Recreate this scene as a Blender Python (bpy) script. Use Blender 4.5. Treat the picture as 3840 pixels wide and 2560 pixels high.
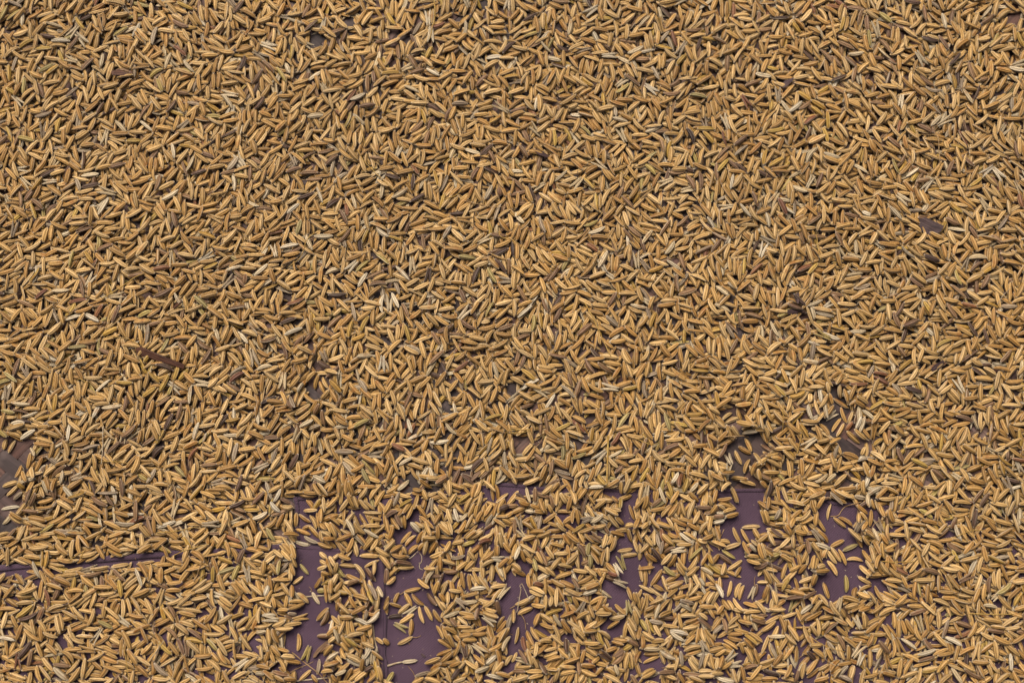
import bpy, math, random
import numpy as np
from math import radians, sin, cos, pi
from mathutils import Vector

for _o in list(bpy.data.objects):
    bpy.data.objects.remove(_o)
scene = bpy.context.scene
COL = scene.collection

# ------------------------------------------------------------------ camera, sky, sun, exposure
TILT, DIST, LENS = radians(10.5), 0.80, 50.0
cam_d = bpy.data.cameras.new('camera'); cam = bpy.data.objects.new('camera', cam_d); COL.objects.link(cam)
cam.location = (0, -DIST * sin(TILT), DIST * cos(TILT)); cam.rotation_euler = (TILT, 0, 0)
cam_d.lens = LENS; cam_d.sensor_width = 36.0; cam_d.sensor_fit = 'HORIZONTAL'
cam_d.clip_start = 0.01; cam_d.clip_end = 500
cam_d.dof.use_dof = True; cam_d.dof.focus_distance = DIST - 0.010; cam_d.dof.aperture_fstop = 5.0
scene.camera = cam
world = bpy.data.worlds.new('World'); scene.world = world; world.use_nodes = True
wn = world.node_tree.nodes; wl = world.node_tree.links
SUN_EL, SUN_AZ = radians(60), radians(-25)       # azimuth from +y (top of the picture) towards +x
sky = wn.new('ShaderNodeTexSky'); sky.sky_type = 'NISHITA'; sky.sun_disc = False
sky.sun_elevation = SUN_EL; sky.sun_rotation = SUN_AZ
sky.air_density = 0.35; sky.dust_density = 6.0; sky.ozone_density = 0.0
wl.new(sky.outputs['Color'], wn['Background'].inputs['Color']); wn['Background'].inputs['Strength'].default_value = 0.055
sun_d = bpy.data.lights.new('sun', 'SUN'); sun_d.energy = 1.5; sun_d.angle = radians(40); sun_d.color = (1.0, 0.91, 0.79)
sun = bpy.data.objects.new('sun', sun_d); COL.objects.link(sun)
_d = Vector((cos(SUN_EL) * sin(SUN_AZ), cos(SUN_EL) * cos(SUN_AZ), sin(SUN_EL)))
sun.rotation_euler = (-_d).to_track_quat('-Z', 'Y').to_euler()
scene.view_settings.view_transform = 'Standard'; scene.view_settings.look = 'None'
scene.view_settings.exposure = 1.28; scene.view_settings.gamma = 1.0

scene.cycles.max_bounces = 4; scene.cycles.diffuse_bounces = 1; scene.cycles.glossy_bounces = 1; scene.cycles.transmission_bounces = 0
scene.cycles.caustics_reflective = False; scene.cycles.caustics_refractive = False

# ---- grains traced one by one: endpoints x1 y1 x2 y2, optional kind letter (capital = split hull), optional stalk end
TRACED = {
 (960, 1760): """745 435 845 565;850 595 965 435 y;1000 410 1020 635;690 605 925 600;1045 575 1215 395;625 660 800 780;905 630 935 860;
800 660 900 870;965 565 960 785;690 860 800 825;780 820 930 1005;580 870 800 955;435 735 565 930;410 945 660 960;590 630 580 845;
700 990 910 1090 k;905 1080 1115 1155;575 1060 795 1115 p;955 895 985 1070;980 905 1120 985;985 1020 1175 1020;1190 1040 1415 955;
1035 775 1120 940;1105 770 1190 1000;945 795 1055 900;1080 685 1245 815;1340 730 1460 960 p;1440 775 1605 965;1495 945 1630 1100;
1590 880 1805 1005 p;1580 1185 1730 1010;1700 1200 1805 1025;1590 830 1840 825;1175 1040 1330 1240 G;540 1095 610 1315;530 1240 605 1450;385 1180 550 1345;
515 1365 580 1560;645 1385 770 1540 o;935 1215 1045 1310;945 1335 1050 1395;1085 1270 1175 1430;1045 1285 1130 1530;905 1470 1070 1420;
970 1500 1090 1550;1165 1520 1220 1360;1200 1245 1400 1330;215 485 360 635 p;300 860 420 640;700 340 935 355 g 525 295;845 95 1030 195 p;
640 310 730 75 k;575 285 680 90;1070 340 1200 110;1215 140 1225 370;1360 165 1435 385;1350 355 1440 570;1440 395 1505 575;1525 450 1660 605;
1520 435 1650 265;840 205 965 400;905 190 1070 390;160 860 275 1055 o;120 1540 145 1330;225 1380 335 1540;340 1550 365 1330 o;170 1000 215 1180;
255 1175 420 1300;190 345 385 235;420 10 600 185;390 560 555 560;270 480 385 290 p""",
 (1440, 1760): """200 310 370 145 p;90 690 235 900;160 640 265 855 b;300 665 310 880;340 730 430 525;210 690 300 580;280 660 410 475;220 550 430 435 y;
445 590 510 360;485 520 640 720;520 675 740 870;440 770 590 860;390 770 535 925 p;600 760 700 990;245 1080 400 905;300 1115 460 955;475 1095 590 890;
95 1220 285 1105;20 1205 180 1035;345 1240 505 1100;495 1195 620 1060;585 1270 650 1035;655 1245 790 1040;290 1140 330 1240;110 1260 350 1285;
165 1350 425 1390 b;210 1450 450 1430;585 1460 780 1460;670 1300 890 1220;830 1260 830 1490;80 1040 150 820;890 1225 985 1045;1000 1090 1175 1050;
1150 1115 1355 1045 o;1030 570 1095 775 p;1110 760 1230 645 p;1095 950 1215 740;1200 875 1315 650;800 800 980 965;940 740 1010 965;930 580 1000 800;
790 820 795 1030;735 810 840 635;1270 1020 1460 900;1190 1030 1370 890;1380 1075 1585 1025 r;565 1005 780 1020;1490 825 1590 660 k;1350 775 1450 600;
1475 690 1590 505;1600 690 1670 480;1605 720 1795 850;1735 715 1882 800;1640 690 1820 690;1690 590 1840 535 d;1095 480 1275 345 y;945 545 1065 350;
790 315 945 465;955 155 970 395;625 145 840 130;755 225 945 90 b;510 150 715 285;1640 1135 1690 920;1695 925 1740 1165;1755 1075 1865 1225;
1670 1110 1665 1275;1575 1310 1780 1320 P;1670 1445 1835 1295;1430 1420 1620 1320;1240 1190 1340 1335;1060 1480 1230 1345;1450 1340 1620 1200;
1340 410 1430 185;1385 540 1435 320;1285 425 1345 200;1175 630 1285 410;1240 695 1330 490;1330 710 1375 505;985 1310 1195 1270 k;850 1320 1065 1395;
415 285 560 320;570 290 640 455;150 540 235 330 k;665 660 705 420 K;10 660 125 440;30 690 200 600 b""",
 (1440, 2160): """140 400 215 235;290 230 540 170 g 145 270;490 40 670 185;305 240 410 440;395 265 580 440;625 235 785 440 b;75 390 265 455;205 545 380 400;
280 585 480 440 P;505 440 575 690;600 430 715 650;715 490 840 675;55 600 270 575 d;225 690 440 555;145 690 350 795 O;200 1005 420 890 g 540 870;
410 625 385 870 g 370 1005;265 1260 490 1235 p;765 1165 1010 1070;590 1285 845 1185;675 1375 860 1270;840 1260 1015 1105;450 1465 685 1400 k;
630 1460 840 1335;415 1568 600 1480;610 1475 840 1560;45 1560 150 1395 o;795 920 1000 1050;770 705 890 920;860 715 950 935;945 830 1035 1050;
1020 850 1130 960;1030 1190 1130 940;875 730 1095 850;1135 805 1360 800;1290 850 1515 840;1045 740 1290 745;1100 885 1290 850;1145 930 1380 930;
865 610 1040 735;970 605 1070 735 b;880 560 1055 355;885 600 1105 515 p;1100 530 1325 570;1155 595 1400 605;1070 580 1240 715;815 235 905 390;
935 215 945 410;840 380 910 465;955 200 1140 225;1140 300 1395 240;1270 185 1495 165 p;735 270 815 60;1675 335 1835 125 P;1645 340 1705 580 b;
1445 460 1635 345;1480 475 1655 525;1455 530 1690 605;1440 580 1650 715 P;1345 640 1390 450 b;1660 745 1765 580;1655 830 1805 645;1680 970 1790 760;
1530 1070 1575 890;1585 1035 1655 870;1545 1100 1755 980;1720 1095 1845 860 p;1300 995 1510 1140 P;1305 1140 1490 1305;1500 1290 1660 1150 p;
1190 1235 1395 1370;1335 1405 1560 1320 p;1660 1060 1715 1290;1625 1410 1760 1245;1640 1400 1870 1470;1510 1440 1750 1500 p;1215 1290 1220 1435;
1000 1500 1120 1340 d;1100 1350 1190 1240;910 1330 985 1560;880 1270 1085 1240;950 1325 1150 1240;1025 1545 1205 1480;1170 1000 1210 1195 D;1375 1560 1450 1430;
40 130 180 0;-10 915 75 1005;0 490 70 370;1775 1300 1882 1150 g 1720 1360;1060 330 1225 445 K;1250 520 1400 390""",
 (960, 2160): """250 45 530 50;545 110 690 0;860 185 985 10;910 215 1010 205 o;1020 120 1045 390;1120 40 1105 270;610 230 785 390;820 235 930 410 p 775 150;
545 115 555 325;385 95 515 285;495 365 715 360;440 465 470 275;310 500 510 485;480 495 740 390;475 545 610 560 k;535 635 780 575 G;415 720 685 680;245 740 475 645;
305 775 570 760;100 570 300 570 p;100 615 350 640 P;890 650 1070 460;965 730 1090 495 b;885 880 1140 870 b;1045 870 1215 725;1060 975 1190 880;1105 570 1260 720;
1235 850 1310 640;1230 605 1440 605;1170 760 1235 985 p;1180 520 1260 295;1215 385 1390 550;1080 355 1265 245;1170 230 1285 65;635 835 625 1095;
700 1250 790 1015 O;920 1125 1100 985 b;990 1170 1150 985;1040 1230 1225 1105 p;1005 1310 1245 1240;970 1390 1150 1370;900 1440 935 1215 k;635 1530 810 1370;
435 1225 680 1270;390 1160 600 1185;320 1050 525 1105;225 1000 375 1180;375 1210 465 1390;140 1280 215 1070;60 1000 105 1210;120 900 190 1110;195 755 225 1010;
250 765 345 990 g 375 1045;50 370 260 450;265 300 300 465;60 440 45 690;260 1390 505 1450 b;420 1490 625 1510;815 1440 905 1560;5 1300 235 1345;125 1370 290 1510;
1235 1040 1325 1225;1255 960 1370 1115;1260 860 1400 1050;1320 880 1500 1030 y;1365 1150 1565 1260;1335 880 1590 820;1480 790 1710 725;1645 700 1840 530 p;1405 550 1635 430;
1370 290 1470 470;1425 265 1670 335;1640 210 1735 400 y;1330 130 1535 45 b;1700 130 1790 340 k 1820 460;1790 140 1880 310 p;1700 1075 1880 1235;
1750 895 1882 990;1550 1400 1590 1180;1750 1220 1810 1500 y;1820 1290 1860 1540;1180 1440 1340 1375 p;1115 1430 1200 1560;1570 965 1755 1045;
1610 640 1650 480 k;0 835 180 800 p;0 745 215 725;0 1420 150 1420 p;1600 1390 1730 1310 d;300 1450 450 1530;160 370 250 190;150 290 200 130 p""",
 (1920, 1760): """205 250 265 500 p 222 175;340 265 340 490 b;45 410 225 480;80 480 270 530;260 520 410 580;0 640 180 565;195 605 310 625 p;310 620 520 625;
395 425 470 640;265 680 365 880 y;145 760 320 880;90 665 140 890 K;380 880 425 675 k;455 785 655 640;520 500 590 640;560 370 610 580 b;700 340 810 510;815 610 875 380;
640 540 670 300;930 420 1035 245;865 290 940 520;965 445 1100 270;910 350 945 140;980 265 1055 65;910 130 1085 0;555 345 690 190;435 375 600 235;1190 430 1335 265;
1120 200 1340 235;1120 265 1340 255 p;1245 80 1370 255 y;1380 270 1580 150;1600 165 1605 370;1640 355 1730 140;1550 450 1770 370;1580 590 1600 410 y;1460 400 1560 490;1440 570 1600 620;1350 565 1555 680;
1500 690 1650 820;1400 660 1570 860;1430 910 1665 970;1720 515 1800 740;1655 830 1780 810;1775 885 1860 705;1690 860 1760 1075;1785 1030 1855 1225;1555 1205 1775 1170;
1615 1270 1850 1240;1570 1245 1660 1475 O;1300 1410 1355 1170;1400 1130 1400 1365;1325 1155 1395 940;1400 1120 1480 965;1445 1210 1525 980;1060 945 1210 1080;
1135 940 1310 1060 B;1160 1085 1330 1200;1150 1120 1295 1270 y;1160 1210 1280 1390;1360 1365 1560 1550;1490 1370 1595 1560 P;1260 1460 1310 1568;1390 1510 1560 1568 r;670 1390 895 1430;
615 1240 830 1230;970 1090 1085 1280 b;1100 1270 1130 1070 o;880 930 1070 800 y;985 930 1195 860;1150 790 1340 670 p;1010 760 1170 715 K;870 800 905 570;940 560 985 820;
635 680 750 850;640 790 800 920;740 940 860 1115;790 920 985 1080;560 1080 770 1140;435 1160 545 930;295 1275 360 1030;120 1095 345 1230;135 1035 360 975;360 995 570 920;245 915 490 905;
490 1130 610 1310;415 1190 515 1415 b;0 1295 70 1075;35 1330 120 1120 p;125 1165 195 1370;160 1170 300 1330;355 1205 450 1385;0 1460 215 1560;0 1370 140 1490;565 1470 715 1295;
490 1430 640 1568;270 1560 305 1450;800 1390 960 1245;1200 580 1390 440;1060 180 1100 290;310 1300 360 1500 o;890 1470 1120 1510;1010 1400 1140 1340 b;1140 1250 1150 1440 o;200 1300 310 1380""",
 (2400, 1760): """1350 260 1440 490;1125 460 1340 435;1125 500 1365 555;1130 525 1250 605;1185 635 1415 565;1070 690 1230 690 b;1230 710 1460 640;1060 790 1240 745 p;1500 850 1770 830;
1365 850 1480 1085;1485 870 1605 1080;1665 860 1755 1020;1725 1075 1882 950;1500 1045 1590 1260;1590 1100 1710 1220 p;1620 1025 1710 1130;1755 1080 1820 1300;1555 1265 1740 1290;1705 1085 1780 1335;
1550 1320 1760 1395;1670 1460 1882 1375 b;1235 1165 1475 1085;1150 1040 1340 1070;1045 1045 1260 1130;1030 840 1110 995;1110 815 1165 1045;1205 1180 1405 1310 o;1150 1235 1360 1385 b;
1290 1480 1510 1335;1390 1568 1495 1420;1190 1555 1255 1360;1040 1395 1165 1235;890 1410 1010 1215;890 1430 1070 1540 p;1460 165 1710 225;1345 110 1585 150;1145 80 1385 45;
1010 70 1205 185;1145 330 1310 190;1720 460 1882 600;1765 590 1840 790;1805 590 1882 800;1010 375 1060 550;1070 495 1125 300;1020 660 1125 520;985 920 1040 680;835 370 1000 210;
730 330 850 200 p;630 350 705 120 y;700 320 870 480;680 750 800 420;590 480 660 690;435 510 570 310;395 165 470 410 y;275 260 365 500 p;160 545 310 425 b;540 270 605 45 r;460 205 560 50 p;
685 785 885 900;130 690 275 880;400 930 570 1010;575 935 765 1080 p 510 850;530 1105 765 1105;330 1225 510 1130 b;440 1205 675 1165 P;165 1150 310 1345 d;70 1235 260 1360;310 1405 460 1235;
535 1290 680 1490;525 1370 660 1560;680 1568 835 1430;340 1430 515 1568 o;45 950 180 1130;205 880 205 1115;410 1440 540 1230;775 800 880 610;420 690 560 490;860 950 980 760;720 1320 910 1140 o;
840 1030 975 1080;900 1040 1080 960;630 915 825 1030;310 950 480 1110;0 880 110 780;0 1010 110 850;20 800 80 640;50 600 110 370;290 1240 330 1050 k;240 950 280 1150 k;1000 1240 1060 1400 y;1850 600 1882 400""",
 (2880, 1760): """925 500 870 735 g 915 415;725 725 850 915;965 700 1155 850;1050 680 1250 825;1155 860 1350 1060 g 1410 1130;1265 525 1465 665;1325 620 1475 780;1525 585 1500 840;
1320 910 1435 760;1250 930 1345 730 K;1370 885 1555 1015;1525 840 1605 1055 p;1590 700 1670 930 K;1350 970 1490 1130;915 1140 1125 1035;1100 1190 1320 1095 o;920 1135 1080 1355;1040 1165 1150 1400;
1160 1300 1400 1325;865 1180 1015 1385;885 1330 1030 1550;1475 1120 1525 1370;1410 1315 1520 1520;1510 1450 1600 1240;1325 1400 1480 1568;715 885 905 1075;640 880 800 1070 K;690 1085 910 1165 p;
680 835 705 620;610 445 680 655;705 585 805 395;910 340 1085 515 k;1060 320 1260 440;960 310 1190 425;1005 290 1300 270;1250 395 1435 425 k;1370 150 1410 385;255 465 510 520 g 640 580;
690 205 880 70 p;840 190 970 70 p;435 770 620 615;470 800 655 710;645 1500 905 1480;370 900 570 950;655 1475 715 1290;605 1480 665 1250;440 1530 560 1380;490 1380 565 1195;165 1185 380 1260;
165 1240 370 1360;165 1155 335 990;350 960 370 1160;440 1230 520 1095;1520 1040 1610 1260;1620 1060 1665 1310;1620 940 1760 1105;1725 800 1735 1055;1620 510 1680 715;1735 580 1830 790;
1495 430 1580 600;1450 350 1465 560 p;1610 1360 1740 1540;1690 1195 1850 1180;1360 1175 1490 1385;800 1290 850 1170;300 1490 460 1410;490 380 650 370;590 425 805 335;700 1430 820 1405;
30 850 205 1000 d;95 740 170 590 k;240 560 230 790;290 620 290 860;290 860 370 720;220 800 330 970;570 1030 590 1240 b;640 1060 740 1200;1280 800 1300 640""",
 (2880, 2160): """815 85 900 330;1150 -20 1160 235 o;985 515 1050 315 P;1070 290 1330 375;735 250 865 435;1025 460 1140 610;865 370 1020 585;765 435 955 555;740 615 975 585;1230 310 1290 150;
1320 205 1540 125;1325 0 1525 110;1560 130 1670 380;1290 240 1480 320;1440 205 1590 400;1110 460 1300 405;1190 520 1410 400;1290 510 1500 445;1510 545 1695 400;985 720 1180 900;945 600 1155 715;
770 790 885 655;815 840 1000 660 b;1370 510 1430 770;1255 575 1365 780 P;1425 840 1625 670;1215 830 1425 830;1225 920 1450 960;810 860 1020 970;1015 840 1130 1080 b;1090 880 1300 1045;860 945 1000 1140 k;
840 1045 955 1245;1020 990 1105 1225;1165 1000 1180 1240;885 1390 1050 1215;740 1380 900 1290;1000 1300 1240 1260;635 1050 830 1190;575 1015 810 1005;510 710 590 1000;600 700 740 890;720 615 745 880;465 545 665 410 p;
455 635 625 520;540 650 795 510;630 530 755 335;595 410 720 260;490 330 705 215 b;240 330 520 290 b;290 210 525 270;165 560 250 830;295 715 440 950;240 845 400 1005;555 1090 700 1230 d;
555 1440 715 1220;220 1230 370 1015;60 1320 205 1125;185 210 300 30 y;60 200 130 420;415 190 615 180;635 140 680 -40;1225 1190 1400 980 P;1600 940 1760 1130 b;1440 1040 1545 850;1310 1310 1380 1120 P;
1020 1470 1150 1300 k;950 1490 1050 1340;1190 1530 1260 1310;1050 1450 1215 1530 k;670 1540 890 1480;480 1500 530 1260;230 1500 350 1290;390 1550 440 1370 b;0 480 255 490""",
 (1920, 2160): """1695 150 1770 360;1500 405 1680 580;1690 335 1710 560 O;1420 625 1660 580;1390 770 1585 640;1180 760 1410 595;1270 780 1470 930;1060 780 1240 665;1030 810 1260 790;
1310 420 1475 535;1210 545 1450 550;1225 510 1330 285;1280 190 1470 325 p;1470 60 1705 145 P;1120 415 1195 620;1090 510 1135 680;930 625 1130 505;810 650 1010 790;890 735 1080 930;
600 560 730 750 p;715 630 870 840;410 545 615 690;400 690 625 770;325 720 400 540;40 430 280 320 g -30 470;80 550 305 455;500 260 480 520;275 410 490 450;245 205 465 290;265 150 485 255;
555 445 590 280;655 165 640 450;565 50 775 160;770 180 1000 285;1040 265 1245 195 p;1070 190 1280 105;880 280 985 470;840 430 960 540;960 550 1065 370 K 1020 200;700 600 930 510;50 990 100 745;
25 470 20 690;150 870 200 1110 r;205 790 320 1030 g 105 520;265 735 395 950;100 1060 235 1290 b;225 1050 290 1310;290 1150 390 1365;335 1190 365 950;360 1145 525 985;40 1335 290 1320;
0 1260 75 1115;0 1390 200 1390 b;205 1395 450 1395;395 1245 510 1440 b;0 1530 245 1450;395 935 600 945;570 850 755 1010;790 900 800 1125 d;470 1090 660 1045;450 1195 680 1115;
500 1230 725 1165;670 1040 835 1210;740 1275 990 1185;1010 1280 1065 1070;1075 1040 1250 1160;1110 1035 1350 1030;1030 975 1290 985 g 950 970;1280 1095 1470 1230 D;1220 1270 1410 1310;
1005 1300 1225 1315;1000 1370 1240 1470;700 1430 940 1380;690 1310 940 1340;1165 1270 1290 1180;1650 1370 1700 1110;1790 1290 1882 1080;1380 1320 1540 1460;1505 1290 1560 1450 p;
1640 900 1690 650;1695 680 1815 930;1700 590 1820 795;1770 410 1880 610;1775 470 1855 730;1830 930 1882 740;1375 1100 1550 1040;1480 920 1700 950;1455 950 1640 1005;1620 1090 1770 1000 y;
1700 930 1860 1025 b;1770 230 1830 400;970 1230 985 1440 b;620 1560 690 1330;500 1350 680 1365;225 1490 470 1440;980 1560 1050 1440;310 90 470 140 r;880 10 990 190 b""",
 (2400, 2160): """1295 300 1350 65;1395 310 1470 90;1450 345 1520 125;1690 280 1720 110 b;1610 350 1680 140 P 1700 0;1355 315 1500 525;1510 375 1735 460;1690 350 1850 545;1515 530 1770 505;
1290 340 1370 500;1200 330 1315 500;1115 105 1215 310 p;1120 555 1220 425;1720 85 1882 85;1800 340 1870 130;1605 570 1835 630;1610 630 1850 695 b;1280 720 1465 570;1430 640 1650 700;
1220 600 1270 825 b;1040 800 1185 620;850 440 1100 445;895 390 1030 205;965 400 1090 220;690 350 905 295;715 290 865 110;720 240 745 20;400 180 630 90;480 330 685 275;375 310 560 170;
130 410 350 320;70 510 220 430;210 620 280 400 p;260 590 475 505;565 390 765 505 p;570 575 815 570;550 540 610 770;320 710 560 745;620 765 840 735;190 680 300 890;440 790 695 850 p;
430 820 635 950 p;645 1000 815 845;820 990 860 750;890 745 940 970;925 755 1060 970 G;840 610 1045 770 b;850 530 1000 640;630 1080 885 1010;670 1155 910 1080;1000 1100 1235 1040;
1100 1170 1255 1070;1275 890 1500 945;1230 920 1440 1065;1500 895 1665 1060;1450 950 1530 1140;1535 1030 1655 1265;1670 1060 1740 1285;1260 1245 1405 1090 P;1300 1310 1505 1275 P;
1285 850 1515 840;1530 840 1720 1000 y;285 1095 505 1220 p 690 1320;45 1270 285 1170;10 1450 210 1345;0 1500 245 1380;55 1140 285 1135;50 1065 295 1075 p;300 1420 535 1510;35 855 40 1070;
395 1070 465 885;160 960 365 930;30 810 210 925;1610 1520 1775 1300;1520 1350 1720 1290 b;1480 1300 1535 1540;1350 1350 1420 1568;1190 1370 1345 1245;1020 1130 1085 1380;930 1340 1000 1120;
865 1350 930 1125 k;700 1210 840 1400;590 1090 620 1310 k;505 1390 555 1180;750 1160 855 1310;1105 1370 1140 1180;1145 1350 1220 1150 g 1120 1480;855 1390 1060 1385;705 1460 925 1550;
540 1400 650 1568;0 620 105 800 o;880 940 965 1110 K;1060 830 1205 710 k;240 1410 520 1400 b;1010 1415 1235 1420;840 1460 1080 1460;560 350 800 410 k;130 650 330 690 k""",
}
# grains on the small bare spots of the mat; 0.4465 px per unit
TRACED2 = {
 (0, 1600): """5 30 90 100 o;20 190 45 100;60 215 120 110;235 355 265 220;150 440 190 320;10 500 145 455;50 580 150 485;20 820 100 715 p;100 740 200 820;115 720 215 790;0 690 155 665 p;
100 610 195 545 k;205 375 245 470;275 340 310 450;260 170 310 250 p;230 650 275 520 b;265 670 325 560 b;170 480 215 520 y;345 500 390 600;400 415 440 540;460 555 480 430;520 480 545 370 p;375 455 410 560 p""",
 (2640, 1500): """20 70 75 180;30 65 135 125;145 165 240 95;170 190 295 140;80 160 165 250;70 195 115 315;105 360 185 270;120 490 185 375 b;215 220 295 320;25 290 105 350;275 65 320 180;250 190 390 230;
325 130 400 240;315 275 445 265 p;290 385 400 450;350 315 405 430;190 440 230 545 P;260 420 320 540;335 610 385 490;410 440 475 555;380 640 425 520;430 100 450 240;455 130 470 265;490 225 540 330;
520 165 560 285;120 630 250 605;40 620 150 680;295 680 440 710;230 650 365 670;235 735 280 860;115 770 210 690;85 520 100 620;580 90 665 195;500 90 580 190;700 320 800 440;585 410 740 400;650 420 760 510;
500 480 630 450;545 480 660 500;520 500 650 570;435 580 465 690;460 680 525 740;530 830 565 680 d""",
 (3060, 1400): """150 205 280 290;210 280 260 415;275 420 315 315;135 485 215 370;180 530 245 415;255 480 310 400 r;260 480 375 585;35 410 115 530;85 600 205 540;0 580 110 555;85 385 185 320 P;355 500 400 370 p;
320 480 360 370 p;415 710 430 570;375 690 405 620;300 475 415 560;110 680 155 800;385 750 440 880;415 720 550 780;455 650 565 740;60 210 80 400 p;185 95 205 215;230 130 265 245;150 105 220 0;
20 300 90 185;95 170 130 270;80 75 110 170;270 225 325 95;320 195 440 260;295 235 410 290;525 300 635 400;445 435 530 330;525 510 615 400;600 645 705 530;565 490 590 610;640 440 735 525""",
 (1080, 1280): """90 50 220 110;30 185 170 150;85 190 115 300;150 340 235 250 g 285 225;215 400 255 275;260 330 305 435;280 290 335 400;190 605 265 495;220 620 275 530 b;205 620 290 720;275 490 355 410;
100 720 220 665 p;110 735 190 815;50 850 110 735 P;175 740 275 705 k;275 750 390 745;315 630 395 720;395 720 440 830;395 640 505 710;290 580 310 715 b;450 785 560 845;355 330 455 440 y;450 360 550 285;
290 80 330 180 K;250 170 360 230 d;305 240 430 280;580 135 710 120 p;560 720 685 655 o;610 330 670 430 k;85 430 130 350 p;15 460 65 570 k;210 850 265 750;235 896 240 780""",
}
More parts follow.
